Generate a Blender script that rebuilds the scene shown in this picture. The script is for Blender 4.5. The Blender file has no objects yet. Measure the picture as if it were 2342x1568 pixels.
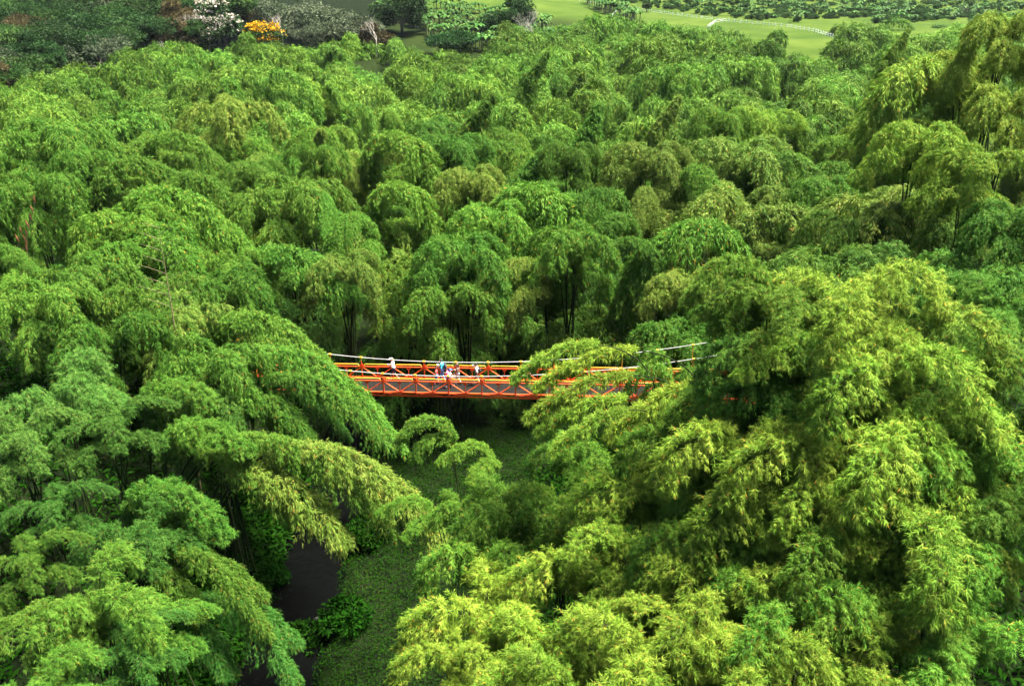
import bpy, math, random
import numpy as np
PI = math.pi

# ------------------------------------------------------------------ camera, sky, sun, exposure
SC = bpy.context.scene
COL = SC.collection
CAMZ = 27.0
PITCH = math.radians(23.3)
FV = 2028.0                      # focal length in units of a 2342 wide picture
cam_d = bpy.data.cameras.new('camera')
cam = bpy.data.objects.new('camera', cam_d)
COL.objects.link(cam)
cam.location = (0, 0, CAMZ)
cam.rotation_euler = (math.pi / 2 - PITCH, 0, 0)
cam_d.sensor_width = 36.0
cam_d.lens = 36.0 * FV / 2342.0
cam_d.clip_end = 6000
cam_d.clip_start = 0.5
SC.camera = cam

SUN_EL, SUN_AZ = math.radians(65), math.radians(66)     # azimuth from +Y clockwise (behind the camera, to its right)
wd = bpy.data.worlds.new('World')
SC.world = wd
wd.use_nodes = True
wn = wd.node_tree
bg = wn.nodes['Background']
sky = wn.nodes.new('ShaderNodeTexSky')
sky.sky_type = 'NISHITA'
sky.sun_disc = False
sky.sun_elevation = SUN_EL
sky.sun_rotation = SUN_AZ
sky.dust_density = 1.5
sky.air_density = 0.6
sky.ozone_density = 0.2
wn.links.new(sky.outputs[0], bg.inputs[0])
bg.inputs[1].default_value = 0.05
sl = bpy.data.lights.new('sun', 'SUN')
sl.energy = 5.0
sl.angle = math.radians(20)
sl.color = (1.0, 0.95, 0.80)
so = bpy.data.objects.new('sun', sl)
COL.objects.link(so)
so.rotation_euler = (math.pi / 2 - SUN_EL, 0, math.pi - SUN_AZ)
SC.view_settings.view_transform = 'Standard'
SC.view_settings.look = 'None'
SC.view_settings.gamma = 1.0
SC.view_settings.use_curve_mapping = False
SC.view_settings.exposure = 3.02
SC.cycles.max_bounces = 5
SC.cycles.diffuse_bounces = 2
SC.cycles.glossy_bounces = 2
SC.cycles.transmission_bounces = 3
SC.cycles.use_denoising = True

# ------------------------------------------------------------------ helpers
def ray(px, py):
    a, b = (px - 1171.0) / FV, (784.0 - py) / FV
    cp, sp = math.cos(PITCH), math.sin(PITCH)
    return np.array([a, cp + b * sp, -sp + b * cp])

def P(px, py, Y):
    d = ray(px, py)
    return np.array([0, 0, CAMZ]) + d * (Y / d[1])

def depth(p):
    return p[1] * math.cos(PITCH) + (CAMZ - p[2]) * math.sin(PITCH)

def proj(p):
    d = depth(p)
    up = p[1] * math.sin(PITCH) + (p[2] - CAMZ) * math.cos(PITCH)
    return 1171 + FV * p[0] / d, 784 - FV * up / d

def sst(a, b, x):
    t = np.clip((np.asarray(x, float) - a) / (b - a), 0, 1)
    return t * t * (3 - 2 * t)

def tag(o, label=None, cat=None, group=None, kind=None):
    if label: o['label'] = label
    if cat: o['category'] = cat
    if group: o['group'] = group
    if kind: o['kind'] = kind
    return o

def link(name, data, parent=None, loc=None, rot=None, scl=None):
    o = bpy.data.objects.new(name, data)
    COL.objects.link(o)
    if parent is not None: o.parent = parent
    if loc is not None: o.location = loc
    if rot is not None: o.rotation_euler = rot
    if scl is not None: o.scale = scl
    return o

def mesh(name, V, F, mats=None, smooth=False, fmat=None, tone=None):
    me = bpy.data.meshes.new(name)
    V = np.asarray(V, np.float32)
    if isinstance(F, np.ndarray):
        n, k = F.shape
        me.vertices.add(len(V)); me.vertices.foreach_set('co', V.ravel())
        me.loops.add(n * k); me.loops.foreach_set('vertex_index', F.astype(np.int32).ravel())
        me.polygons.add(n)
        me.polygons.foreach_set('loop_start', np.arange(0, n * k, k, dtype=np.int32))
        me.polygons.foreach_set('loop_total', np.full(n, k, np.int32))
        me.update(calc_edges=True)
    else:
        me.from_pydata([tuple(map(float, v)) for v in V], [], [tuple(f) for f in F])
    for m in (mats or []): me.materials.append(m)
    if fmat is not None: me.polygons.foreach_set('material_index', np.asarray(fmat, np.int32))
    if smooth: me.polygons.foreach_set('use_smooth', np.ones(len(me.polygons), bool))
    if tone is not None:
        at = me.attributes.new('tone', 'FLOAT', 'POINT')
        at.data.foreach_set('value', np.asarray(tone, np.float32))
    me.update()
    return me

class MB:
    """collects simple solids for one mesh"""
    def __init__(s): s.V = []; s.F = []; s.M = []
    def add(s, V, F, m=0):
        o = len(s.V)
        s.V += [tuple(v) for v in V]; s.F += [tuple(i + o for i in f) for f in F]; s.M += [m] * len(F)
    def tube(s, pts, r, n=6, m=0, cap=True):
        pts = [np.array(p, float) for p in pts]
        rs = r if hasattr(r, '__len__') else [r] * len(pts)
        V, F = [], []
        for i, p in enumerate(pts):
            t = pts[min(i + 1, len(pts) - 1)] - pts[max(i - 1, 0)]
            t = t / (np.linalg.norm(t) + 1e-9)
            a = np.array([0, 0, 1.0]) if abs(t[2]) < .9 else np.array([1.0, 0, 0])
            u = np.cross(t, a); u /= np.linalg.norm(u); w = np.cross(t, u)
            for k in range(n):
                an = 2 * math.pi * (k + .5) / n
                V.append(p + rs[i] * (math.cos(an) * u + math.sin(an) * w))
        for i in range(len(pts) - 1):
            for k in range(n):
                F.append((i * n + k, i * n + (k + 1) % n, (i + 1) * n + (k + 1) % n, (i + 1) * n + k))
        if cap:
            F.append(tuple(range(n))); F.append(tuple(range((len(pts) - 1) * n, len(pts) * n))[::-1])
        s.add(V, F, m)
    def bar(s, a, b, w, h, m=0):
        a = np.array(a, float); b = np.array(b, float)
        t = b - a; t /= np.linalg.norm(t)
        z = np.array([0, 0, 1.0]) if abs(t[2]) < .95 else np.array([0, 1.0, 0])
        u = np.cross(t, z); u /= np.linalg.norm(u); v = np.cross(u, t)
        V = [q + su * u * w / 2 + sv * v * h / 2 for q in (a, b) for su, sv in ((-1, -1), (1, -1), (1, 1), (-1, 1))]
        s.add(V, [(0, 1, 2, 3), (7, 6, 5, 4), (0, 4, 5, 1), (1, 5, 6, 2), (2, 6, 7, 3), (3, 7, 4, 0)], m)
    def ball(s, c, r, nu=8, nv=6, m=0, zmin=-1.0):
        c = np.array(c, float); r = np.array(r if hasattr(r, '__len__') else [r] * 3, float)
        V, F = [], []
        for j in range(nv + 1):
            ph = math.pi * j / nv
            for i in range(nu):
                th = 2 * math.pi * i / nu
                d = np.array([math.sin(ph) * math.cos(th), math.sin(ph) * math.sin(th), max(math.cos(ph), zmin)])
                V.append(c + r * d)
        for j in range(nv):
            for i in range(nu):
                F.append((j * nu + i, (j + 1) * nu + i, (j + 1) * nu + (i + 1) % nu, j * nu + (i + 1) % nu))
        s.add(V, F, m)
    def mesh(s, name, mats, smooth=False):
        return mesh(name, s.V, s.F, mats, smooth, s.M)

# ------------------------------------------------------------------ materials
def new_mat(name):
    m = bpy.data.materials.new(name); m.use_nodes = True
    nt = m.node_tree; nt.nodes.clear()
    out = nt.nodes.new('ShaderNodeOutputMaterial')
    return m, nt, out

def plain(name, c, rough=.5, noise=.15, scale=8.0, metal=0.0, spec=.5):
    m, nt, out = new_mat(name)
    N, L = nt.nodes.new, nt.links.new
    b = N('ShaderNodeBsdfPrincipled')
    tc = N('ShaderNodeTexCoord'); nz = N('ShaderNodeTexNoise'); nz.inputs['Scale'].default_value = scale; nz.inputs['Detail'].default_value = 5
    L(tc.outputs['Object'], nz.inputs['Vector'])
    mr = N('ShaderNodeMapRange'); mr.inputs['From Min'].default_value = .3; mr.inputs['From Max'].default_value = .7
    mr.inputs['To Min'].default_value = 1 - noise; mr.inputs['To Max'].default_value = 1 + noise
    L(nz.outputs[0], mr.inputs[0])
    mx = N('ShaderNodeMix'); mx.data_type = 'RGBA'; mx.blend_type = 'MULTIPLY'; mx.inputs[0].default_value = 1
    mx.inputs[6].default_value = (*c, 1)
    L(mr.outputs[0], mx.inputs[7]); L(mx.outputs[2], b.inputs['Base Color'])
    b.inputs['Roughness'].default_value = rough; b.inputs['Metallic'].default_value = metal
    b.inputs['Specular IOR Level'].default_value = spec
    L(b.outputs[0], out.inputs[0])
    return m

def leafmat(name, stops, trans=.24, rough=.6, rnd=.2, spec=.05):
    """stops: colour ramp over the per-leaf tone (0 deep .. 1 dry); object random shifts brightness"""
    m, nt, out = new_mat(name)
    N, L = nt.nodes.new, nt.links.new
    at = N('ShaderNodeAttribute'); at.attribute_name = 'tone'
    rp = N('ShaderNodeValToRGB')
    el = rp.color_ramp.elements
    while len(el) < len(stops): el.new(.5)
    for e, (p, c) in zip(el, stops): e.position = p; e.color = (*c, 1)
    L(at.outputs['Fac'], rp.inputs[0])
    oi = N('ShaderNodeObjectInfo')
    mr = N('ShaderNodeMapRange'); mr.inputs['To Min'].default_value = 1 - rnd; mr.inputs['To Max'].default_value = 1 + rnd
    L(oi.outputs['Random'], mr.inputs[0])
    wn2 = N('ShaderNodeTexWhiteNoise'); wn2.noise_dimensions = '1D'
    L(oi.outputs['Random'], wn2.inputs['W'])
    mh = N('ShaderNodeMapRange'); mh.inputs['To Min'].default_value = .5 - .012; mh.inputs['To Max'].default_value = .5 + .010
    L(wn2.outputs['Value'], mh.inputs[0])
    hs = N('ShaderNodeHueSaturation')
    L(mh.outputs[0], hs.inputs['Hue']); L(mr.outputs[0], hs.inputs['Value']); L(rp.outputs[0], hs.inputs['Color'])
    b = N('ShaderNodeBsdfPrincipled'); b.inputs['Roughness'].default_value = rough
    b.inputs['Specular IOR Level'].default_value = spec
    tr = N('ShaderNodeBsdfTranslucent')
    L(hs.outputs[0], b.inputs['Base Color']); L(hs.outputs[0], tr.inputs['Color'])
    mx = N('ShaderNodeMixShader'); mx.inputs[0].default_value = trans
    L(b.outputs[0], mx.inputs[1]); L(tr.outputs[0], mx.inputs[2]); L(mx.outputs[0], out.inputs[0])
    return m

def ramp4(a, b, c, dry):
    return [(0.0, a), (.45, b), (.86, c), (.955, c), (.975, dry)]
DRY = (.36, .20, .03)
LEAF = {
    'yellow-green': leafmat('bamboo_leaf_yellow_green', ramp4((.054, .117, .009), (.096, .176, .015), (.180, .245, .030), DRY)),
    'fresh green':  leafmat('bamboo_leaf_fresh', ramp4((0.0339, 0.0958, 0.0081), (0.0596, 0.1405, 0.0126), (0.1117, 0.1980, 0.0241), DRY)),
    'mid-green':    leafmat('bamboo_leaf_mid', ramp4((0.0258, 0.0798, 0.0075), (0.0447, 0.1149, 0.0116), (0.0847, 0.1628, 0.0207), (0.1895, 0.1086, 0.0173))),
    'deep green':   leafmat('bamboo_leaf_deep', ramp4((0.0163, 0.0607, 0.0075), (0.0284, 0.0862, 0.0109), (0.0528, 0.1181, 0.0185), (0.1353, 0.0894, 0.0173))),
    'bluish-green': leafmat('bamboo_leaf_bluish', ramp4((.024, .082, .011), (.044, .119, .017), (.084, .168, .030), (.2, .2, .05))),
    'olive green':  leafmat('bamboo_leaf_olive', ramp4((0.0434, 0.0926, 0.0103), (0.0745, 0.1341, 0.0162), (0.1387, 0.1884, 0.0323), (0.2437, 0.1533, 0.0288))),
}
FARLEAF = leafmat('bamboo_leaf_grove', ramp4((0.0339, 0.0926, 0.0092), (0.0596, 0.1341, 0.0138), (0.1084, 0.1884, 0.0253), (0.1692, 0.1533, 0.0173)), rnd=.34)
TREELEAF = {
    'dark green': leafmat('tree_leaf_dark', ramp4((0.0071, 0.0252, 0.0060), (0.0121, 0.0353, 0.0080), (0.0227, 0.0504, 0.0121), (0.0252, 0.0504, 0.0151)), rnd=.3),
    'mid-green': leafmat('tree_leaf_mid', ramp4((0.0131, 0.0403, 0.0091), (0.0211, 0.0554, 0.0111), (0.0378, 0.0756, 0.0161), (0.0454, 0.0756, 0.0151)), rnd=.3),
    'grey-green': leafmat('tree_leaf_grey', ramp4((0.0277, 0.0403, 0.0211), (0.0428, 0.0605, 0.0312), (0.0756, 0.0907, 0.0554), (0.1008, 0.1008, 0.0706)), rnd=.2),
    'brownish': leafmat('tree_leaf_brown', ramp4((0.0227, 0.0227, 0.0091), (0.0378, 0.0312, 0.0121), (0.0554, 0.0428, 0.0181), (0.0756, 0.0403, 0.0202)), rnd=.3),
    'bright green': leafmat('tree_leaf_bright', ramp4((0.0302, 0.0756, 0.0080), (0.0504, 0.1008, 0.0111), (0.0756, 0.1260, 0.0171), (0.1008, 0.1310, 0.0202)), rnd=.2),
}
FLOWER = {
    'white': leafmat('white_blossom', ramp4((0.2750, 0.2420, 0.1980), (0.3300, 0.2915, 0.2475), (0.4125, 0.3850, 0.3410), (0.4400, 0.4180, 0.3850)), trans=.25),
    'yellow': leafmat('yellow_blossom', ramp4((0.3300, 0.1650, 0.0055), (0.4125, 0.2310, 0.0066), (0.4675, 0.3025, 0.0110), (0.4950, 0.3300, 0.0165)), trans=.25),
    'orange': leafmat('orange_blossom', ramp4((0.1925, 0.0330, 0.0110), (0.2475, 0.0440, 0.0110), (0.2750, 0.0660, 0.0165), (0.2750, 0.0825, 0.0275)), trans=.25),
}
BANANA = leafmat('banana_leaf', ramp4((.010, .040, .005), (.020, .062, .008), (.042, .092, .016), (.08, .08, .03)), rnd=.3, rough=.6, spec=.06, trans=.18)
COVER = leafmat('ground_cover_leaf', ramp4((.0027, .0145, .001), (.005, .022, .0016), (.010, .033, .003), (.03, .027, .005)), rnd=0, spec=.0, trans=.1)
CULM = plain('green_culm', (0.0090, 0.0150, 0.0035), .7, .3, 3, 0, .06)
TWIG = plain('pale_twig', (0.0800, 0.0800, 0.0360), .7, .3, 3, 0, .1)
DRYCULM = plain('dry_culm', (0.1800, 0.1440, 0.0600), .6, .3, 5)
SHEATH = plain('orange_sheath', (0.2520, 0.0780, 0.0270), .6, .25, 4)
BARK = plain('grey_bark', (0.0960, 0.0840, 0.0690), .9, .3, 4)

# ------------------------------------------------------------------ terrain
def ground(x, y):
    x = np.asarray(x, float); y = np.asarray(y, float)
    xs = -14.6 - .02 * (y - 55)                                   # stream line
    d = x - xs
    right = np.where(d > 2.2, .5 * sst(2.2, 3.4, d) + .045 * np.clip(d - 3, 0, 15) + .50 * np.clip(d - 17, 0, 20), 0)
    left = np.where(d < -2.2, 1.0 * np.clip(-d - 2.2, 0, 12), 0)
    g = -13.4 + np.where(d > 0, right, left)
    g = g - .7 * (1 - sst(1.3, 2.6, np.abs(d)))
    g = np.minimum(g, -1.0)
    back = -9.5 + 1.3 * np.sin(x * .045 + 1) * np.cos(y * .03)
    t = sst(72, 92, y)
    h = g * (1 - t) + back * t
    # rising land behind: steep hill left of the middle, gentle field and plantations right of it
    hl = -7.5 + .105 * np.clip(y - 228, 0, 170) + .08 * np.clip(y - 398, 0, 2000)
    hr = -7.5 + 10.0 * sst(215, 320, y) + .022 * np.clip(y - 320, 0, 250) + .075 * np.clip(y - 560, 0, 2000)
    k = sst(-25, 70, x + .05 * (y - 330))
    far = hl * (1 - k) + hr * k
    far = far + .7 * np.sin(x * .021 + .7) * sst(330, 480, y) * 3
    t2 = sst(200, 260, y)
    return h * (1 - t2) + far * t2

def gz(x, y): return float(ground(x, y))

def on_ground(px, py, lo=30., hi=1400.):
    last = lo
    for Y in np.arange(lo, hi, 1.0):
        p = P(px, py, Y)
        if p[2] <= gz(p[0], p[1]): return p
    return P(px, py, hi)

def terrain():
    ys = np.concatenate([np.arange(-160, 20, 10), np.arange(20, 100, .9), np.arange(100, 560, 4.), np.arange(560, 1701, 20.)])
    xs = np.concatenate([np.arange(-900, -60, 15.), np.arange(-60, -36, 3), np.arange(-36, 36, .8), np.arange(36, 60, 3), np.arange(60, 901, 15.)])
    X, Y = np.meshgrid(xs, ys)
    rs = np.random.RandomState(4)
    Z = ground(X, Y) + rs.uniform(-.06, .06, X.shape) * (Y < 100)
    V = np.stack([X, Y, Z], -1).reshape(-1, 3)
    ny, nx = X.shape
    i = np.arange((ny - 1) * nx).reshape(ny - 1, nx)[:, :-1].ravel()
    F = np.stack([i, i + 1, i + nx + 1, i + nx], 1)
    m, nt, out = new_mat('ground')
    N, L = nt.nodes.new, nt.links.new
    b = N('ShaderNodeBsdfPrincipled'); b.inputs['Roughness'].default_value = .95; b.inputs['Specular IOR Level'].default_value = .02
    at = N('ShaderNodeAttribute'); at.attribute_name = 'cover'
    tc = N('ShaderNodeNewGeometry')
    n1 = N('ShaderNodeTexNoise'); n1.inputs['Scale'].default_value = .9; n1.inputs['Detail'].default_value = 8
    n2 = N('ShaderNodeTexNoise'); n2.inputs['Scale'].default_value = .06; n2.inputs['Detail'].default_value = 8
    L(tc.outputs['Position'], n1.inputs['Vector']); L(tc.outputs['Position'], n2.inputs['Vector'])
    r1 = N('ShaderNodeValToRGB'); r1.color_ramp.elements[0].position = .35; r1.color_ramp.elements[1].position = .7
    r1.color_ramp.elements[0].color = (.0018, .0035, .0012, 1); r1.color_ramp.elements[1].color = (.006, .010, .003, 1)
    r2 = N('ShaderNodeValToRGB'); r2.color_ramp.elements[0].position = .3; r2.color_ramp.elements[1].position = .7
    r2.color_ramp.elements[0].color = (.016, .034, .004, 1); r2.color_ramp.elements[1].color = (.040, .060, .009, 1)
    L(n1.outputs[0], r1.inputs[0]); L(n2.outputs[0], r2.inputs[0])
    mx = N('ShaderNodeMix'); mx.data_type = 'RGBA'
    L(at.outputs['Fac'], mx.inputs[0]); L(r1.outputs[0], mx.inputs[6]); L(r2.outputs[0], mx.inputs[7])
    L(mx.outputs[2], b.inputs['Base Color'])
    bp = N('ShaderNodeBump'); bp.inputs['Strength'].default_value = .5; L(n1.outputs[0], bp.inputs['Height']); L(bp.outputs[0], b.inputs['Normal'])
    L(b.outputs[0], out.inputs[0])
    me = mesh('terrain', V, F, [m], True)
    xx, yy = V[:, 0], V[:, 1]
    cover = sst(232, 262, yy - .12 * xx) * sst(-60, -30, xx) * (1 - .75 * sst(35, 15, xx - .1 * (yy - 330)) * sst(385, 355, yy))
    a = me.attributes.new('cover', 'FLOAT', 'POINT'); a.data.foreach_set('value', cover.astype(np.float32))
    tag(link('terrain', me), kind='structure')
terrain()

def stream():
    ys = np.arange(20, 96, 1.0)
    V, F = [], []
    for i, y in enumerate(ys):
        xc = -14.6 - .02 * (y - 55)
        for k in range(7): V.append((xc - 3.2 + k * 6.4 / 6, y, -13.28))
    for i in range(len(ys) - 1):
        for k in range(6): F.append((i * 7 + k, i * 7 + k + 1, (i + 1) * 7 + k + 1, (i + 1) * 7 + k))
    m, nt, out = new_mat('dark_water')
    N, L = nt.nodes.new, nt.links.new
    b = N('ShaderNodeBsdfPrincipled'); b.inputs['Base Color'].default_value = (.0012, .0013, .0012, 1); b.inputs['Roughness'].default_value = .14; b.inputs['Specular IOR Level'].default_value = .05
    g = N('ShaderNodeNewGeometry'); w = N('ShaderNodeTexNoise'); w.inputs['Scale'].default_value = 1.6; w.inputs['Detail'].default_value = 5
    L(g.outputs['Position'], w.inputs['Vector'])
    bp = N('ShaderNodeBump'); bp.inputs['Strength'].default_value = .25; bp.inputs['Distance'].default_value = .2
    L(w.outputs[0], bp.inputs['Height']); L(bp.outputs[0], b.inputs['Normal']); L(b.outputs[0], out.inputs[0])
    tag(link('stream', mesh('stream', V, np.array(F), [m], True)), kind='structure')
stream()

# ------------------------------------------------------------------ leaves
def nrm(v): return v / (np.linalg.norm(v, axis=-1, keepdims=True) + 1e-9)

def leaf_arrays(pos, d, ll, lw, tone, rs, flat=0.5):
    """a bent diamond blade for every position"""
    n = len(pos)
    d = nrm(d)
    side = np.cross(d, nrm(np.array([0, 0, 1.0]) + rs.normal(0, flat, (n, 3))))
    side = nrm(side)
    up = np.cross(side, d)
    ll = (ll * rs.uniform(.55, 1.35, n))[:, None]; lw = (lw * rs.uniform(.75, 1.2, n))[:, None]
    mid = pos + d * ll * .42 + up * ll * .05
    V = np.empty((n, 4, 3), np.float32)
    V[:, 0] = pos; V[:, 1] = mid + side * lw * .5
    V[:, 2] = pos + d * ll - np.array([0, 0, 1.0]) * ll * .12; V[:, 3] = mid - side * lw * .5
    F = np.arange(n * 4, dtype=np.int32).reshape(n, 4)
    return V.reshape(-1, 3), F, np.repeat(tone, 4)

def culm_path(L, th0, th_end, bend0, lat, rs, n=70, arc=.62):
    s = np.linspace(0, 1, n)
    th = np.radians(th0) + np.radians(th_end) * (1 - (1 - np.clip((s - bend0) / (1 - bend0) / arc, 0, 1)) ** 1.25)
    la = lat * np.sin(s * 2.2 + rs.uniform(0, 3)) * s
    d = np.stack([np.sin(th), la, np.cos(th)], 1); d = nrm(d)
    p = np.cumsum(d * L / n, 0)
    return s, p, d

def bamboo_proto(name, seed, arms, R, nodes, nb, ntw, nlf, ll, lw, s0=.38, droop=.55, tip=.35, twigs=False, spread=.46, hang=.28, fan=.44, shell=.4, step=.8, arc=.8):
    """arms: list of (azimuth, L, th0, th_end, bend0). Returns culm meshes, foliage mesh, twig mesh, apex, width"""
    rs = np.random.RandomState(seed)
    culms = []
    allpos, alld, allt = [], [], []
    tw = MB()
    apex = None
    for (az, L, th0, th_end, bend0) in arms:
        s, p, d = culm_path(L, th0, th_end, bend0, .12, rs, arc=arc)
        ca, sa = math.cos(az), math.sin(az)
        Rm = np.array([[ca, -sa, 0], [sa, ca, 0], [0, 0, 1.0]])
        p = p @ Rm.T; d = d @ Rm.T
        off = np.array([rs.uniform(-.5, .5), rs.uniform(-.5, .5), 0]) if len(arms) > 1 else np.zeros(3)
        p = p + off
        mb = MB()
        idx = np.linspace(0, len(p) - 1, 22).astype(int)
        pts = [p[0] - d[0] * (5 if 'lean' in name else 15)] + [p[i] for i in idx]
        mb.tube(pts, [.085] + list(np.linspace(.08, .012, len(idx))), 6)
        culms.append(mb.mesh(name + '_culm', [CULM], True))
        if apex is None or True:
            k = np.argmax(p[:, 2])
            if apex is None: apex = p[k].copy()
        sn = np.linspace(s0, 1, nodes) + rs.uniform(-.004, .004, nodes)
        sn = np.clip(sn, 0, 1)
        sn = np.repeat(sn, nb)
        n = len(sn)
        ii = np.clip((sn * (len(p) - 1)), 0, len(p) - 1.001)
        i0 = ii.astype(int); fr = (ii - i0)[:, None]
        bp = p[i0] * (1 - fr) + p[i0 + 1] * fr
        bd = nrm(d[i0])
        u = (sn - s0) / (1 - s0)
        prof = np.minimum(.45 + 1.6 * u, 1.0) * np.where(u > .6, 1 - (1 - tip) * ((u - .6) / .4) ** 1.3, 1)
        bl = R * prof * rs.uniform(.75, 1.12, n)
        lat_ = nrm(np.cross(bd, np.array([0, 0, 1.0]) + .05 * np.array([ca, sa, 0])))
        upp = np.cross(lat_, bd)
        ph = rs.uniform(-.35, PI + .35, n)
        rad = lat_ * np.cos(ph)[:, None] + upp * (np.sin(ph) * np.where(bd[:, 2] < -.3, 1.0, 1.0))[:, None]
        flip = (rs.uniform(0, 1, n) < .5) & (np.abs(bd[:, 2]) > .75)          # upright or hanging part: all round
        rad = np.where(flip[:, None], -rad, rad); rad = nrm(rad)
        # clumping along the culm so the outline is lumpy
        clump = .85 + .2 * np.sin(sn * 34 + rs.uniform(0, 6) + 2 * np.arctan2(rad[:, 1], rad[:, 0]))
        bl = bl * clump
        br = nrm(rad + bd * .55 + np.array([0, 0, .22]))
        if twigs:
            for q in range(0, n, 3):
                tt = np.linspace(0, 1, 4)
                pp = [bp[q] + br[q] * bl[q] * t - np.array([0, 0, 1]) * droop * bl[q] * t * t for t in tt]
                tw.tube(pp, [.012, .009, .006, .003], 3, 0, False)
        t = np.tile(np.linspace(shell, 1, ntw), (n, 1)) + rs.uniform(-.06, .06, (n, ntw))
        tp = bp[:, None] + br[:, None] * (bl[:, None] * t)[..., None]
        tp[..., 2] -= droop * bl[:, None] * t * t
        td = br[:, None] * np.ones((1, ntw, 1))
        td = td.copy(); td[..., 2] -= 2 * droop * t
        td = td + rs.normal(0, spread, td.shape); td[..., 2] -= hang * .6
        td = nrm(td).reshape(-1, 3); tp = tp.reshape(-1, 3) + rs.normal(0, .06, (n * ntw, 3))
        tt = np.clip(rs.normal(.45, .2, (n, 1)) + rs.normal(0, .12, (n, ntw)), 0, .84).reshape(-1)
        m = len(tp)
        j = np.tile(np.arange(nlf) / max(nlf - 1, 1), (m, 1))
        lp = tp[:, None] + td[:, None] * (j * ll * step)[..., None] + rs.normal(0, ll * .07, (m, nlf, 3))
        ld = td[:, None] + rs.normal(0, fan, (m, nlf, 3)); ld[..., 2] -= hang
        lt = np.clip(tt[:, None] + rs.normal(0, .1, (m, nlf)), 0, .94)
        lt = np.where(rs.uniform(0, 1, lt.shape) < .012, 1.0, lt)
        allpos.append(lp.reshape(-1, 3)); alld.append(ld.reshape(-1, 3)); allt.append(lt.reshape(-1))
    pos = np.concatenate(allpos); dd = np.concatenate(alld); tone = np.concatenate(allt)
    V, F, T = leaf_arrays(pos, dd, ll, lw, tone, rs)
    fol = mesh(name + '_foliage', V, F, [FARLEAF], False, None, T)
    twm = tw.mesh(name + '_twigs', [TWIG]) if twigs else None
    if name.find('fountain') >= 0 or name.find('spreading') >= 0:
        apex = np.array([0, 0, max(V[:, 2]) - .4 * R])
    else:
        apex = apex + np.array([0, 0, .25 * R])
    lo, hi = np.percentile(V, 3, 0), np.percentile(V, 97, 0)
    return dict(culms=culms, fol=fol, tw=twm, apex=apex, w=max(hi[0] - lo[0], hi[1] - lo[1]), tri=2 * len(F))

def star(n, L, th0, th1, b0, rs, n2=4, L2=.72):
    a = [(2 * PI * k / n + rs.uniform(-.35, .35), L * rs.uniform(.86, 1.04), th0, th1 * rs.uniform(.88, 1.05), b0) for k in range(n)]
    return a + [(2 * PI * (k + .5) / n2 + rs.uniform(-.4, .4), L * L2 * rs.uniform(.85, 1.08), th0 + 4, th1 * rs.uniform(.9, 1.05), b0 - .05) for k in range(n2)]
_r = np.random.RandomState(9)
def arm2(L, th0, th1, b0): return [(0, L, th0, th1, b0), (.5, L * .8, th0 + 3, th1, b0), (-.6, L * .68, th0 + 4, th1 * .95, b0)]
MK = dict(droop=.85, arc=.74)
def arms_(L, th0, th1, b0): return [(0, L, th0, th1, b0), (.45, L * .72, th0 + 4, th1, b0)]
MID = {
    'arch1': bamboo_proto('arching_bamboo', 1, arms_(19, 3, 150, .36), 1.85, 60, 8, 10, 8, .25, .037, s0=.32, **MK),
    'arch2': bamboo_proto('bowed_bamboo', 2, arms_(18, 6, 120, .28), 2.0, 58, 8, 10, 8, .25, .037, s0=.30, **MK),
    'arch3': bamboo_proto('hooked_bamboo', 3, arms_(20, 2, 172, .50), 1.7, 56, 8, 10, 8, .25, .037, s0=.38, **MK),
    'twin':  bamboo_proto('twin_bamboo', 4, [(.5, 19, 4, 150, .4), (-.6, 16.5, 6, 140, .34)], 1.8, 56, 8, 10, 8, .25, .037, s0=.34, **MK),
    'dome1': bamboo_proto('fountain_bamboo', 5, star(4, 16, 4, 155, .60, _r, 3, .74), 1.75, 26, 6, 10, 8, .25, .037, s0=.50, **MK),
    'dome2': bamboo_proto('spreading_bamboo', 6, star(4, 16, 6, 145, .56, _r, 3, .7), 1.8, 28, 6, 10, 8, .25, .037, s0=.48, **MK),
    'lean':  bamboo_proto('leaning_bamboo', 8, [(0, 22, 36, 96, .22), (.22, 18, 34, 92, .2), (-.2, 15, 30, 95, .2)], 1.75, 44, 7, 9, 8, .26, .037, s0=.34, **MK),
    'spire': bamboo_proto('upright_bamboo', 7, [(0, 17, 1, 34, .3)], 1.7, 80, 8, 10, 8, .25, .037, s0=.2, droop=1.0, tip=.22),
}
NK = dict(twigs=True, spread=.6, hang=.16, fan=.55, step=.5, droop=.5, shell=.3, arc=.75)
NEAR = {
    'arch1': bamboo_proto('near_arching_bamboo', 11, arms_(18, 4, 135, .36), 2.0, 54, 6, 9, 11, .30, .029, s0=.3, **NK),
    'arch2': bamboo_proto('near_bowed_bamboo', 12, arms_(17, 8, 105, .28), 2.1, 52, 6, 9, 11, .30, .029, s0=.3, **NK),
    'spray': bamboo_proto('near_slender_bamboo', 16, [(0, 19, 12, 112, .30)], 1.15, 30, 5, 7, 10, .36, .032, s0=.62, **NK),
    'dome1': bamboo_proto('near_fountain_bamboo', 14, star(3, 16, 6, 140, .56, _r, 3, .74), 1.9, 26, 6, 8, 11, .30, .029, s0=.48, **NK),
    'dome2': bamboo_proto('near_spreading_bamboo', 15, star(4, 15, 8, 130, .5, _r, 3, .7), 1.8, 26, 6, 8, 11, .30, .029, s0=.44, **NK),
}
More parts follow.
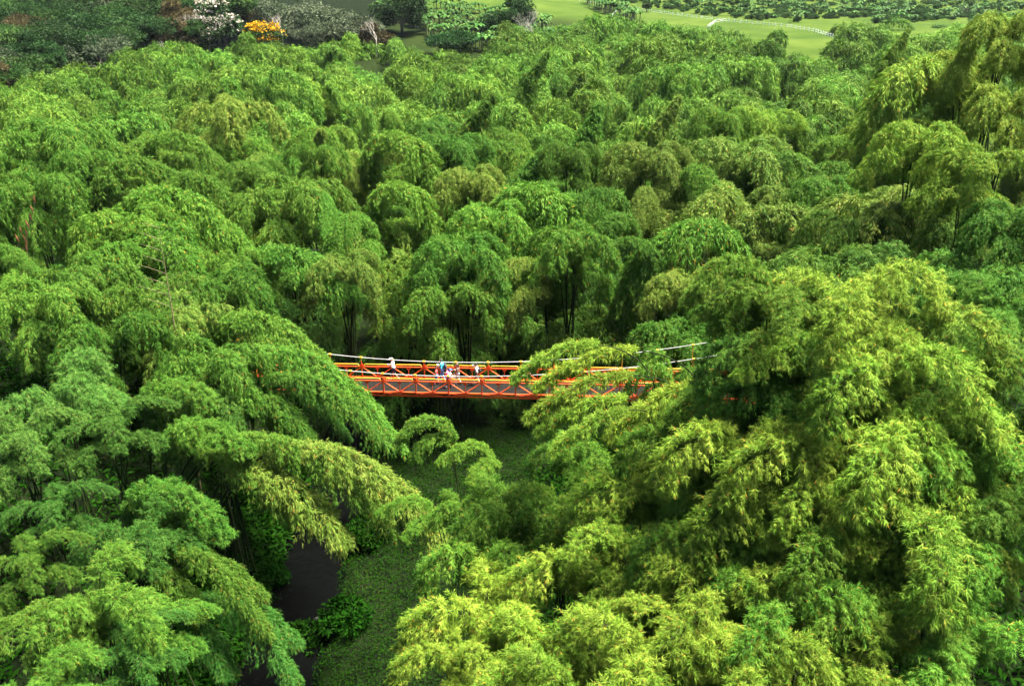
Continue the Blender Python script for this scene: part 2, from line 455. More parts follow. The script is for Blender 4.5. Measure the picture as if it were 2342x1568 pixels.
FAR = {
    'arch1': bamboo_proto('distant_arching_bamboo', 21, arms_(19, 3, 150, .36), 2.0, 34, 5, 5, 6, .46, .08, s0=.32, **MK),
    'dome1': bamboo_proto('distant_fountain_bamboo', 22, star(3, 16, 4, 158, .58, _r, 3, .74), 1.7, 18, 5, 5, 6, .46, .08, s0=.50, **MK),
    'arch3': bamboo_proto('distant_hooked_bamboo', 23, arms_(20, 2, 168, .48), 1.8, 34, 5, 5, 6, .46, .08, s0=.38, **MK),
    'spire': bamboo_proto('distant_upright_bamboo', 24, [(0, 17, 1, 32, .3)], 1.9, 44, 6, 6, 6, .46, .075, s0=.2, droop=1.0, tip=.2),
}
FORMWORD = {'arch1': 'arching', 'arch2': 'bowed', 'arch3': 'hooked', 'twin': 'double-stemmed', 'dome1': 'fountain-shaped', 'dome2': 'spreading', 'spire': 'upright', 'spray': 'slender', 'lean': 'leaning'}

def leanword(form, a):
    if form in ('dome1', 'dome2'): return ''
    if form == 'spire': return ''
    a = (a + 360) % 360
    if a < 50 or a > 310: return ' nodding right'
    if 130 < a < 230: return ' nodding left'
    if 230 <= a <= 310: return ' nodding forward'
    return ' nodding backward'

BAMBOOS = []      # (root, apex world, form, tone, lean, width px)
def place_bamboo(p, form, lean, tone, wpx=None, s=None, lod=None, stretch=1.0):
    d = depth(p)
    lib = NEAR if lod == 'near' else FAR if lod == 'far' else MID
    if form not in lib: form = {'arch3': 'arch1', 'dome2': 'dome1', 'spire': 'arch2', 'arch2': 'arch1', 'twin': 'dome2', 'spray': 'arch2'}[form]
    pr = lib[form]
    if s is None: s = wpx * d / FV / pr['w']
    s = float(np.clip(s, .30, 1.9))
    a = math.radians(lean)
    ap = pr['apex'] * s
    base = np.array([p[0] - (ap[0] * math.cos(a) - ap[1] * math.sin(a)), p[1] - (ap[0] * math.sin(a) + ap[1] * math.cos(a)), p[2] - ap[2] * stretch])
    g = gz(base[0], base[1])
    jr = random.Random(len(BAMBOOS)); sx, sy = s * jr.uniform(.88, 1.14), s * jr.uniform(.88, 1.14)
    root = link('bamboo', None, None, (base[0], base[1], g), (0, 0, a))
    for c in pr['culms']:
        link('culm', c, root, (0, 0, base[2] - g), None, (sx, sy, s * stretch))
    f = link('foliage', pr['fol'], root, (0, 0, base[2] - g), None, (sx, sy, s * stretch))
    f['kind'] = 'stuff'
    f.material_slots[0].link = 'OBJECT'; f.material_slots[0].material = LEAF[tone]
    if pr['tw'] is not None:
        t = link('twig', pr['tw'], root, (0, 0, base[2] - g), None, (sx, sy, s * stretch)); t['kind'] = 'stuff'
    BAMBOOS.append((root, np.array(p), form, tone, lean, s * pr['w'] * FV / d))
    return root

Yg, Fr, Md, Dp, Bl, Ol = 'yellow-green', 'fresh green', 'mid-green', 'deep green', 'bluish-green', 'olive green'
# hand placed: crest pixel x, y, distance, width px, lean, tone, form
DEEP = {(925, 600), (1440, 620), (880, 690), (760, 720), (1330, 690), (990, 482), (990, 480), (900, 520), (120, 520), (1110, 690)}
HAND = [
 # first ranks behind the bridge
 (790, 585, 73, 150, 250, Ol, 'dome1'), (1060, 545, 73, 205, 240, Md, 'dome1'), (925, 600, 72, 170, 200, Md, 'arch2'),
 (1195, 590, 73, 120, 200, Ol, 'arch1'), (1310, 520, 74, 180, 260, Fr, 'dome1'), (1590, 505, 76, 280, 190, Fr, 'arch1'),
 (1575, 625, 71, 150, 220, Ol, 'dome1'), (1440, 620, 72, 150, 200, Md, 'arch1'), (640, 560, 74, 230, 340, Md, 'arch2'),
 (520, 580, 72, 170, 220, Md, 'dome1'), (1010, 650, 70, 190, 230, Md, 'dome2'), (880, 690, 69, 140, 250, Dp, 'arch2'),
 (1110, 690, 69, 120, 310, Md, 'arch1'), (760, 720, 68, 150, 270, Dp, 'dome1'), (1330, 690, 71, 130, 250, Dp, 'arch2'),
 
 # second rank
 (1215, 420, 84, 190, 335, Fr, 'arch3'), (1080, 385, 90, 150, 240, Ol, 'dome1'), (1130, 470, 80, 190, 240, Fr, 'dome1'),
 (905, 415, 84, 120, 350, Fr, 'arch3'), (660, 410, 86, 230, 320, Md, 'dome1'), (800, 490, 79, 140, 230, Md, 'arch1'),
 (740, 440, 84, 130, 280, Md, 'arch2'), (1370, 430, 84, 150, 200, Md, 'arch2'), (1490, 330, 96, 170, 220, Ol, 'dome1'),
 (1640, 430, 83, 300, 200, Ol, 'twin'), (1790, 470, 80, 250, 345, Ol, 'arch1'), (1700, 320, 102, 220, 220, Ol, 'dome1'),
 (1800, 350, 98, 190, 330, Md, 'arch2'), (990, 480, 82, 130, 270, Dp, 'arch2'), (900, 520, 78, 150, 270, Dp, 'dome2'),
 (1220, 330, 98, 120, 20, Md, 'spire'), (1040, 310, 108, 130, 220, Md, 'dome1'), (895, 300, 104, 130, 340, Fr, 'arch3'),
 (720, 330, 100, 110, 200, Fr, 'dome2'), (580, 370, 92, 120, 240, Md, 'dome1'), (1120, 200, 120, 110, 0, Md, 'spire'),
 (1380, 220, 118, 160, 30, Md, 'spire'), (1550, 210, 116, 90, 10, Ol, 'spire'), (1250, 110, 165, 70, 10, Md, 'spire'),
 (1660, 250, 118, 130, 210, Fr, 'dome1'), (1310, 330, 98, 130, 220, Md, 'dome1'),
 # left flank
 (370, 425, 80, 260, 340, Fr, 'arch2'), (290, 480, 74, 200, 250, Fr, 'dome1'), (330, 540, 69, 250, 320, Fr, 'dome2'),
 (300, 360, 90, 190, 30, Md, 'arch1'), (75, 400, 84, 190, 340, Md, 'dome1'), (185, 340, 92, 120, 300, Md, 'dome1'),
 (400, 300, 100, 170, 350, Md, 'arch2'), (100, 280, 104, 220, 330, Md, 'dome1'), (520, 225, 124, 200, 300, Ol, 'dome1'),
 (440, 390, 88, 200, 320, Md, 'twin'), (120, 520, 70, 170, 270, Dp, 'dome2'), (15, 560, 62, 110, 340, Md, 'arch2'),
 (190, 600, 62, 220, 300, Md, 'dome1'), (350, 650, 60, 230, 290, Md, 'dome2'), (90, 650, 56, 200, 330, Md, 'dome1'),
 (230, 730, 53, 240, 250, Md, 'dome2'), (420, 690, 58, 220, 300, Ol, 'dome1'), (520, 630, 64, 210, 320, Md, 'dome2'),
 # left of the bridge and the left foreground
 (580, 712, 57, 250, 340, Md, 'arch2'), (650, 790, 52, 380, 345, Md, 'lean'), (480, 790, 50, 230, 320, Md, 'dome1'),
 (660, 850, 50, 260, 345, Md, 'lean'), (480, 880, 48, 220, 300, Dp, 'dome2'), (650, 862, 53, 230, 345, Dp, 'lean'), (390, 870, 46, 190, 350, Md, 'arch1'),
 (120, 850, 42, 280, 330, Bl, 'dome1'), (40, 960, 38, 260, 320, Bl, 'dome2'), (250, 930, 40, 220, 310, Dp, 'dome2'),
 (460, 965, 43, 250, 340, Md, 'arch2'), (720, 1010, 42, 400, 345, Ol, 'lean'), (590, 985, 43, 330, 340, Md, 'lean'),
 (370, 1105, 36, 240, 345, Md, 'arch1'), (300, 1170, 34, 250, 300, Dp, 'dome1'), (430, 1250, 34, 280, 335, Md, 'lean'),
 (120, 1120, 34, 220, 300, Dp, 'dome2'), (520, 1370, 33, 300, 335, Dp, 'lean'), (350, 1400, 31, 210, 300, Md, 'dome2'),
 (200, 1325, 28, 330, 330, Md, 'dome1'), (90, 1390, 27, 280, 220, Md, 'arch2'), (290, 1440, 27, 240, 320, Dp, 'dome2'),
 (60, 1535, 24, 260, 300, Md, 'dome1'), (2310, 900, 28, 240, 320, Md, 'dome1'), (2320, 1080, 25, 240, 320, Md, 'dome1'), (60, 1240, 30, 220, 310, Md, 'dome2'),
 # right foreground, tall and close
 (1370, 780, 33, 190, 168, Yg, 'spray'), (1470, 850, 32, 210, 178, Yg, 'spray'), (1480, 795, 34, 200, 172, Yg, 'spray'), (1600, 870, 32, 230, 185, Yg, 'spray'), (1540, 830, 50, 170, 190, Fr, 'dome2'), (1440, 905, 33, 190, 170, Yg, 'spray'), (1560, 925, 33, 220, 180, Fr, 'arch2'),
 (1440, 930, 31, 170, 190, Yg, 'spray'), (985, 955, 38, 120, 175, Fr, 'arch1'), (1065, 1015, 37, 110, 200, Fr, 'arch2'),
 (1310, 1000, 35, 130, 200, Fr, 'dome1'), (930, 1140, 35, 130, 185, Fr, 'arch2'), (1050, 1130, 35, 130, 220, Fr, 'dome1'),
 (1170, 1120, 33, 230, 210, Fr, 'dome1'), (1290, 1100, 33, 220, 250, Fr, 'dome1'), (1110, 1220, 31, 230, 200, Fr, 'dome1'),
 (1130, 1345, 27, 280, 190, Yg, 'dome1'), (1040, 1450, 25, 240, 200, Yg, 'dome1'), (1250, 1440, 24, 300, 220, Yg, 'dome1'),
 (1350, 1230, 29, 260, 200, Yg, 'dome1'), (1440, 1330, 26, 300, 210, Yg, 'dome1'), (1500, 1060, 31, 280, 190, Yg, 'dome1'),
 (1580, 960, 31, 220, 185, Fr, 'dome1'), (1700, 850, 31, 170, 190, Fr, 'spray'), (1680, 590, 31, 150, 178, Fr, 'arch1'), (1790, 640, 30, 240, 180, Fr, 'twin'),
 (1770, 750, 30, 250, 190, Md, 'dome1'), (1830, 840, 30, 270, 190, Fr, 'dome1'), (1750, 830, 31, 220, 190, Fr, 'dome2'), (1950, 610, 30, 280, 240, Yg, 'dome1'),
 (2060, 690, 30, 300, 330, Yg, 'dome1'), (2000, 780, 28, 300, 220, Yg, 'dome1'), (2190, 790, 29, 300, 320, Fr, 'dome1'),
 (2290, 670, 33, 230, 340, Md, 'dome1'), (2060, 920, 27, 320, 230, Yg, 'dome1'), (1880, 960, 27, 300, 200, Yg, 'dome1'),
 (1700, 940, 28, 280, 200, Yg, 'dome1'), (1740, 1080, 27, 300, 210, Yg, 'dome1'), (1620, 1170, 27, 260, 200, Fr, 'dome1'),
 (2220, 980, 26, 300, 300, Fr, 'dome1'), (2080, 1110, 25, 320, 260, Yg, 'dome1'), (1900, 1160, 25, 280, 230, Fr, 'dome1'),
 (1640, 1300, 24, 300, 230, Yg, 'dome1'), (2250, 1180, 24, 280, 330, Fr, 'dome1'), (1790, 1330, 23, 290, 230, Fr, 'dome1'),
 (2020, 1320, 23, 280, 300, Fr, 'dome1'), (1500, 1440, 22, 330, 230, Yg, 'dome1'), (1700, 1470, 21, 300, 250, Yg, 'dome1'),
 (2200, 1400, 22, 280, 320, Fr, 'dome1'), (1950, 1480, 21, 290, 280, Yg, 'dome1'), (2140, 1530, 20, 260, 300, Md, 'dome1'),
 (1330, 1530, 21, 300, 230, Yg, 'dome1'), (1560, 1080, 30, 230, 200, Yg, 'dome2'), (1450, 1190, 28, 230, 200, Yg, 'dome2'), (1780, 1200, 26, 250, 220, Yg, 'dome2'),
 (1600, 1400, 23, 260, 230, Yg, 'dome2'), (1900, 1060, 26, 260, 230, Yg, 'dome2'), (2120, 1220, 24, 260, 260, Yg, 'dome2'), (1830, 770, 29, 220, 200, Yg, 'arch2'), (1700, 1010, 28, 230, 200, Yg, 'dome2'),
 (1810, 700, 49, 230, 190, Fr, 'dome1'), (1880, 760, 49, 200, 190, Md, 'dome2'),
 # right flank, behind the bridge's far end
 (1570, 745, 63, 200, 200, Md, 'dome1'), (1690, 720, 63, 190, 220, Md, 'dome2'), 
 (1900, 580, 60, 300, 220, Md, 'dome1'), (2080, 590, 58, 300, 330, Bl, 'dome2'), (2230, 600, 54, 260, 300, Md, 'dome1'),
 (2060, 450, 72, 300, 250, Ol, 'dome1'), (1960, 500, 68, 200, 220, Md, 'dome2'), (2200, 470, 66, 240, 330, Md, 'dome1'),
 (2120, 285, 68, 200, 215, Yg, 'dome1'), (2240, 345, 62, 200, 320, Yg, 'dome2'), (2320, 470, 56, 180, 300, Md, 'dome1'),
 (1900, 410, 84, 180, 230, Md, 'dome1'), (2310, 30, 98, 150, 300, Yg, 'dome1'), (2120, 130, 105, 170, 200, Yg, 'arch3'),
 (2230, 120, 104, 170, 330, Yg, 'dome1'), (2070, 60, 150, 60, 20, Yg, 'spire'), (2320, 200, 90, 170, 310, Yg, 'dome1'),
]
for (x, y, Y, w, lean, tone, form) in HAND:
    if (x, y) in DEEP: continue
    p = P(x, y, Y)
    if Y < 48 and form != 'lean': place_bamboo(p, form, lean, tone, w * (1.0 if form == 'spray' or x < 1080 else 1.38), lod='near')
    else: place_bamboo(p, form, lean, tone, w * 1.25)

# fill behind: jittered rows with growing spacing; the nearest 300 in all are things, the rest one grove
rs = np.random.RandomState(77)
pts = []
Y = 76.0
hx = np.array([b[1][:2] for b in BAMBOOS])
EDGE_X = [-200, 0, 100, 250, 400, 600, 850, 1000, 1240, 1300, 1700, 1900, 2100, 2342, 2600]
EDGE_Y = [195, 180, 138, 98, 74, 72, 72, 84, 50, 34, 50, 64, 46, 30, 20]
while Y < 392:
    sp = 5.3 + .030 * (Y - 70)
    half = .64 * Y + 6
    x = -half + rs.uniform(0, sp)
    while x < half:
        xx, yy = x + rs.uniform(-.4, .4) * sp, Y + rs.uniform(-.45, .45) * sp
        fill = rs.uniform() < .45
        zt = 3.8 + rs.normal(0, 1.5) + 1.6 * math.sin(xx * .09) * math.cos(yy * .07)
        if fill: zt -= 6.2 + .006 * (yy - 70)
        if yy > 200: zt = max(zt + (yy - 200) * .012, gz(xx, yy) + (4.5 if fill else 8.5))
        p = np.array([xx, yy, zt])
        u, v = proj(p)
        x += sp * rs.uniform(.8, 1.2)
        if v < np.interp(u, EDGE_X, EDGE_Y) + 9 * math.sin(u * .021) + 6 * math.sin(u * .057 + 1): continue
        dm = np.min(np.hypot(*(hx - p[:2]).T))
        if yy < 110:
            if dm < (2.4 if fill else 5.4): continue
            if fill: p[2] -= 1.5
        elif dm < sp * .62: continue
        pts.append((p, fill))
    Y += sp * .88
pts.sort(key=lambda t: t[0][1] + (35 if t[1] and t[0][1] > 84 else 0))
NIND = 296 - len(BAMBOOS)
forms = ['arch1', 'arch1', 'arch2', 'arch2', 'arch3', 'twin', 'dome1', 'dome2', 'dome2', 'spire']
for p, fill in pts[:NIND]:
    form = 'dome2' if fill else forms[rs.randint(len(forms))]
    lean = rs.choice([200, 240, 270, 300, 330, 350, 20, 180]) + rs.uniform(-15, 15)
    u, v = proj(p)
    tones = [Dp, Md, Dp, Dp, Md] if fill else [Fr, Md, Md, Fr, Ol] if u < 1300 else [Fr, Ol, Ol, Md, Yg]  # low gap fill mostly deep green: shade of the gaps put into leaf colour
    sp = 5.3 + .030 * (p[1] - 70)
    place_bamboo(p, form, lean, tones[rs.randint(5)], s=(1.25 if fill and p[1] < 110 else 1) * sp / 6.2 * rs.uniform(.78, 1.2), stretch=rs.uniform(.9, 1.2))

def scatter(name, sources, P_, rot, scl, idx):
    """stuff: one object whose points carry copies of meshes"""
    me = bpy.data.meshes.new(name)
    me.vertices.add(len(P_)); me.vertices.foreach_set('co', np.asarray(P_, np.float32).ravel())
    for nm, ty, v, k in (('rot', 'FLOAT_VECTOR', rot, 'vector'), ('scl', 'FLOAT', scl, 'value'), ('pick', 'INT', idx, 'value')):
        a = me.attributes.new(nm, ty, 'POINT'); a.data.foreach_set(k, np.asarray(v, np.int32 if ty == 'INT' else np.float32).ravel())
    o = link(name, me)
    ng = bpy.data.node_groups.new(name, 'GeometryNodeTree')
    ng.interface.new_socket('Geometry', in_out='INPUT', socket_type='NodeSocketGeometry')
    ng.interface.new_socket('Geometry', in_out='OUTPUT', socket_type='NodeSocketGeometry')
    N, L = ng.nodes.new, ng.links.new
    gi = N('NodeGroupInput'); go = N('NodeGroupOutput'); jn = N('GeometryNodeJoinGeometry')
    def attr(nm, ty):
        n = N('GeometryNodeInputNamedAttribute'); n.data_type = ty; n.inputs['Name'].default_value = nm; return n.outputs['Attribute']
    r_ = attr('rot', 'FLOAT_VECTOR'); s_ = attr('scl', 'FLOAT'); i_ = attr('pick', 'INT')
    er = N('FunctionNodeEulerToRotation'); L(r_, er.inputs[0])
    for k, src in enumerate(sources):
        oi = N('GeometryNodeObjectInfo'); oi.transform_space = 'ORIGINAL'; oi.inputs['Object'].default_value = src
        cp = N('FunctionNodeCompare'); cp.data_type = 'INT'; cp.operation = 'EQUAL'
        ci = [q for q in cp.inputs if q.type == 'INT']
        L(i_, ci[0]); ci[1].default_value = k
        ip = N('GeometryNodeInstanceOnPoints')
        L(gi.outputs[0], ip.inputs['Points']); L(cp.outputs[0], ip.inputs['Selection']); L(oi.outputs['Geometry'], ip.inputs['Instance'])
        L(er.outputs[0], ip.inputs['Rotation']); L(s_, ip.inputs['Scale'])
        L(ip.outputs[0], jn.inputs[0])
    L(jn.outputs[0], go.inputs[0])
    md = o.modifiers.new('scatter', 'NODES'); md.node_group = ng
    tag(o, kind='stuff')
    return o

rest = pts[NIND:]
GRMESH = []
for k, f in enumerate(['arch1', 'dome1', 'arch3', 'spire']):
    GRMESH.append(FAR[f])
# the grove copies the distant meshes carried by four real bamboos at its edge
rest = [p for p, f in rest]
first = rest[:8:2]
srcs = []
for p, f in zip(first, ['arch1', 'dome1', 'arch3', 'spire']):
    r = place_bamboo(p, f, 250, Md, s=1.2, lod='far')
    srcs.append([c for c in r.children if c.name.startswith('foliage')][0])
gp = [p for i, p in enumerate(rest) if i not in (0, 2, 4, 6)]
gi_ = rs.choice(4, len(gp), p=[.38, .32, .22, .08])
gr = rs.uniform(0, 2 * PI, len(gp))
gs = np.array([(5.3 + .030 * (p[1] - 70)) / 6.0 * rs.uniform(.8, 1.2) for p in gp])
gb = []
for p, i, a, s in zip(gp, gi_, gr, gs):
    ap = FAR[['arch1', 'dome1', 'arch3', 'spire'][i]]['apex'] * s
    gb.append((p[0] - ap[0] * math.cos(a) + ap[1] * math.sin(a), p[1] - ap[0] * math.sin(a) - ap[1] * math.cos(a), p[2] - ap[2]))
tag(scatter('bamboo_grove', srcs, gb, [(0, 0, a) for a in gr], gs, gi_), 'far dense grove of green bamboo crowns stretching to the fields', 'bamboo grove', kind='stuff')

# ------------------------------------------------------------------ footbridge
ORANGE = plain('orange_red_paint', (.82, .085, .010), .42, .14, 3)
YELLOW = plain('yellow_paint', (.62, .33, .02), .4, .1, 3)
WHITE = plain('white_cable_paint', (.42, .42, .41), .4, .06, 3)
DECK = plain('dark_deck', (.0070, .0064, .0056), .9, .35, 2.2, 0, .05)
CONC = plain('grey_concrete', (.3, .29, .27), .9, .2, 1.5)

dL = 65.8
def Pd(px, py, d):
    r = ray(px, py); return np.array([0, 0, CAMZ]) + r * d
PL = Pd(805.6, 902.0, dL); PR = Pd(1452.0, 915.8, dL * .945)
U = PR - PL; U /= np.linalg.norm(U)
Wd = np.cross(np.array([0, 0, 1.0]), U); Wd /= np.linalg.norm(Wd)
PANEL = 2.46; I0, I1 = -6, 13
UP = np.array([0, 0, 1.0])
WIDTH = 2.45
bridge = tag(link('footbridge', None, None, tuple(PL + U * PANEL * 3 + Wd * WIDTH / 2)),
             'long orange-red suspension footbridge with yellow handrails and white cables over the gully', 'footbridge')
BO = PL + U * PANEL * 3 + Wd * WIDTH / 2
def B(i, side, z):           # point on the bridge: panel index, 0 near .. 1 far, height
    return PL + U * PANEL * i + Wd * WIDTH * side + UP * z - BO
def bpart(name, mb, mats, smooth=False):
    return link(name, mb.mesh(name, mats, smooth), bridge)
H0, HD, HT = 0.0, .30, 1.17
def cable_h(i): return 1.60 + .033 * (i - 3) ** 2
mb = MB()
for i in range(I0, I1):
    a, b_, c, d_ = B(i, 0.02, HD - .05), B(i + 1, 0.02, HD - .05), B(i + 1, .98, HD - .05), B(i, .98, HD - .05)
    mb.add([a, b_, c, d_, a + UP * .06, b_ + UP * .06, c + UP * .06, d_ + UP * .06],
           [(3, 2, 1, 0), (4, 5, 6, 7), (0, 1, 5, 4), (2, 3, 7, 6)] + ([(3, 0, 4, 7)] if i == I0 else []) + ([(1, 2, 6, 5)] if i == I1 - 1 else []))
bpart('deck', mb, [DECK])
def shared(name, m, pos, rot=None):
    return link(name, m, bridge, tuple(pos), rot)
ANG = math.atan2(U[1], U[0]); SLP = math.asin(U[2])
def unit(fn, name, mats, smooth=False):      # geometry relative to a panel's left post foot
    q = MB(); fn(q); return q.mesh(name, mats, smooth)
X_ = lambda t, z, w=0.: U * PANEL * t + UP * z + Wd * w
post_m = unit(lambda q: q.bar(X_(0, -.02), X_(0, HT + .03), .085, .085), 'post', [ORANGE])
strut_m = unit(lambda q: q.bar(X_(.5, HD), X_(.5, HT - .03), .055, .055), 'strut', [ORANGE])
d1_m = unit(lambda q: q.bar(X_(.02, HT - .06), X_(.48, HD + .03), .06, .06), 'diagonal', [ORANGE])
d2_m = unit(lambda q: q.bar(X_(.52, HD + .03), X_(.98, HT - .06), .06, .06), 'diagonal', [ORANGE])
g_m = unit(lambda q: (q.add([X_(.42, HT - .05, -.02), X_(.58, HT - .05, -.02), X_(.53, HT - .22, -.02), X_(.47, HT - .22, -.02),
                            X_(.42, HT - .05, .02), X_(.58, HT - .05, .02), X_(.53, HT - .22, .02), X_(.47, HT - .22, .02)],
                           [(0, 1, 2, 3), (7, 6, 5, 4), (0, 4, 5, 1), (1, 5, 6, 2), (2, 6, 7, 3), (3, 7, 4, 0)])), 'gusset', [ORANGE])
t1_m = unit(lambda q: q.tube([X_(.01, .03, -.04), X_(.99, HD - .02, -.04)], .013, 5), 'tie_rod', [ORANGE])
t2_m = unit(lambda q: q.tube([X_(.01, HD - .02, -.07), X_(.99, .03, -.07)], .013, 5), 'tie_rod', [ORANGE])
def rail(q):
    pts = [X_(.09, HT), X_(.09, HT + .13), X_(.10, HT + .185), X_(.125, HT + .21), X_(.875, HT + .21), X_(.90, HT + .185), X_(.91, HT + .13), X_(.91, HT)]
    q.tube(pts, .034, 7)
rail_m = unit(rail, 'handrail', [YELLOW], True)
brace_m = unit(lambda q: q.bar(X_(0, .02), X_(0, .02, WIDTH), .09, .1), 'cross_beam', [ORANGE])
und_m = unit(lambda q: (q.bar(X_(0.03, -.05, .05), X_(.97, -.05, WIDTH - .05), .05, .05)), 'bracing', [ORANGE])
clamp_m = None
for i in range(I0, I1 + 1):
    for s in (0, 1):
        shared('post', post_m, B(i, s, 0))
        hc = cable_h(i) + .04
        q = MB(); q.tube([np.zeros(3) + UP * (HT + .02), UP * (hc - .05)], .022, 6, 0)
        shared('hanger', q.mesh('hanger', [ORANGE if hc - HT < .9 else YELLOW]), B(i, s, 0))
        q = MB(); q.tube([U * -.09, U * .09], .075, 8, 0); q.bar(UP * -.16, UP * -.05, .05, .05)
        if clamp_m is None: clamp_m = q.mesh('cable_clamp', [YELLOW])
        shared('cable_clamp', clamp_m, B(i, s, hc))
        q = MB(); q.add([X_(-.10, HT - .05, 0), X_(.10, HT - .05, 0), X_(.02, HT + .25, 0), X_(-.02, HT + .25, 0),
                         X_(-.10, HT - .05, .03), X_(.10, HT - .05, .03), X_(.02, HT + .25, .03), X_(-.02, HT + .25, .03)],
                        [(3, 2, 1, 0), (4, 5, 6, 7), (0, 1, 5, 4), (1, 2, 6, 5), (2, 3, 7, 6), (3, 0, 4, 7)])
        if i == I0 and s == 0: plate_m = q.mesh('hanger_plate', [ORANGE])
        shared('hanger_plate', plate_m, B(i, s, 0) + Wd * -.005)
        if i < I1:
            for nm, m in (('strut', strut_m), ('diagonal', d1_m), ('diagonal', d2_m), ('handrail', rail_m), ('gusset', g_m), ('tie_rod', t1_m), ('tie_rod', t2_m)):
                shared(nm, m, B(i, s, 0))
    shared('cross_beam', brace_m, B(i, 0, 0))
    if i < I1: shared('bracing', und_m, B(i, 0, 0))
for s in (0, 1):
    for nm, z, w, h in (('top_chord', HT, .075, .075), ('deck_beam', HD - .04, .07, .12), ('bottom_chord', 0, .085, .085)):
        q = MB(); q.bar(B(I0, s, z), B(I1, s, z), w, h); bpart(nm, q, [ORANGE])
    q = MB()
    pts = [B(t, s, cable_h(t) + .04) for t in np.arange(I0, I1 + .01, .5)]
    pts = [B(I0 - 3.2, s, .6)] + pts + [B(I1 + 3.2, s, .6)]
    q.tube(pts, .021, 8); bpart('main_cable', q, [WHITE], True)
for i in (I0, I1):                                        # portal towers at both banks
    for s in (0, 1):
        q = MB(); q.bar(B(i, s, -5.), B(i, s, cable_h(i) + .0), .22, .22); bpart('tower_leg', q, [ORANGE])
    q = MB(); q.bar(B(i, .05, cable_h(i) - .35), B(i, .95, cable_h(i) - .35), .16, .16); bpart('tower_beam', q, [ORANGE])
    q = MB(); q.bar(B(i - 1.6, .5, -1.5) if i < 0 else B(i + .06, .5, -1.5), B(i - .06, .5, -1.5) if i < 0 else B(i + 1.6, .5, -1.5), WIDTH + .8, 3.5); bpart('abutment', q, [CONC])

# ------------------------------------------------------------------ haze
q = MB(); q.add([(x, y, z) for z in (-17, 215) for x, y in ((-930, -170), (930, -170), (930, 1720), (-930, 1720))],
                [(3, 2, 1, 0), (4, 5, 6, 7), (0, 1, 5, 4), (1, 2, 6, 5), (2, 3, 7, 6), (3, 0, 4, 7)])
hm, hnt, hout = new_mat('thin_haze')
hv = hnt.nodes.new('ShaderNodeVolumePrincipled'); hv.inputs['Color'].default_value = (.80, .92, 1.0, 1); hv.inputs['Density'].default_value = .000018
hnt.links.new(hv.outputs[0], hout.inputs['Volume'])
tag(link('haze', q.mesh('haze', [hm])), kind='stuff')

# ------------------------------------------------------------------ people
SKIN = plain('skin', (.42, .23, .15), .55, .06, 9)
CLOTH = {k: plain('cloth_' + k.replace(' ', '_'), c, .85, .12, 14) for k, c in {
    'white': (.78, .78, .76), 'navy': (.02, .024, .045), 'turquoise': (.05, .50, .68), 'denim': (.10, .22, .42), 'red': (.55, .02, .02),
    'blue': (.03, .26, .62), 'pink': (.80, .16, .34), 'dark denim': (.045, .06, .11), 'brown': (.10, .06, .04), 'grey blue': (.26, .32, .38),
    'black': (.015, .015, .018), 'cream': (.72, .62, .48), 'magenta': (.78, .13, .42), 'cap blue': (.05, .12, .55), 'hair dark': (.012, .009, .008),
    'hair brown': (.10, .05, .03), 'shoe pink': (.5, .08, .2), 'shoe white': (.7, .7, .7), 'shoe dark': (.02, .02, .02)}.items()}
EYE = plain('dark_eye', (.01, .008, .008), .3, 0, 4)

def surface_nets(f, lo, h):
    nx, ny, nz = f.shape
    ins = f < 0
    c = np.zeros((nx - 1, ny - 1, nz - 1), int)
    for a in (0, 1):
        for b in (0, 1):
            for d in (0, 1): c += ins[a:nx - 1 + a, b:ny - 1 + b, d:nz - 1 + d]
    act = (c > 0) & (c < 8)
    idx = -np.ones(act.shape, int); cells = np.argwhere(act); idx[act] = np.arange(len(cells))
    acc = np.zeros((len(cells), 3)); cnt = np.zeros(len(cells))
    corners = [np.array([a, b, d]) for a in (0, 1) for b in (0, 1) for d in (0, 1)]
    for p in corners:
        for ax in range(3):
            if p[ax]: continue
            q = p.copy(); q[ax] = 1
            fa = f[tuple((cells + p).T)]; fb = f[tuple((cells + q).T)]
            m = (fa < 0) != (fb < 0)
            t = np.where(m, fa / np.where(m, fa - fb, 1), 0)
            pt = cells + p + np.outer(t, q - p)
            acc[m] += pt[m]; cnt[m] += 1
    V = acc / cnt[:, None] * h + lo
    F = []
    for ax in range(3):
        o1, o2 = [(1, 2), (2, 0), (0, 1)][ax]
        sl0 = [slice(1, -1)] * 3; sl0[ax] = slice(0, -1)
        a = ins[tuple(sl0)]
        sl1 = list(sl0); sl1[ax] = slice(1, None)
        b = ins[tuple(sl1)]
        e = np.argwhere(a != b)
        off = np.ones(3, int); off[ax] = 0
        g = e + off
        flip = a[tuple(e.T)]
        u = np.zeros(3, int); v = np.zeros(3, int); u[o1] = 1; v[o2] = 1
        q = np.stack([idx[tuple((g - u - v).T)], idx[tuple((g - v).T)], idx[tuple(g.T)], idx[tuple((g - u).T)]], 1)
        q[~flip] = q[~flip][:, ::-1]
        F.append(q)
    return V, np.concatenate(F)

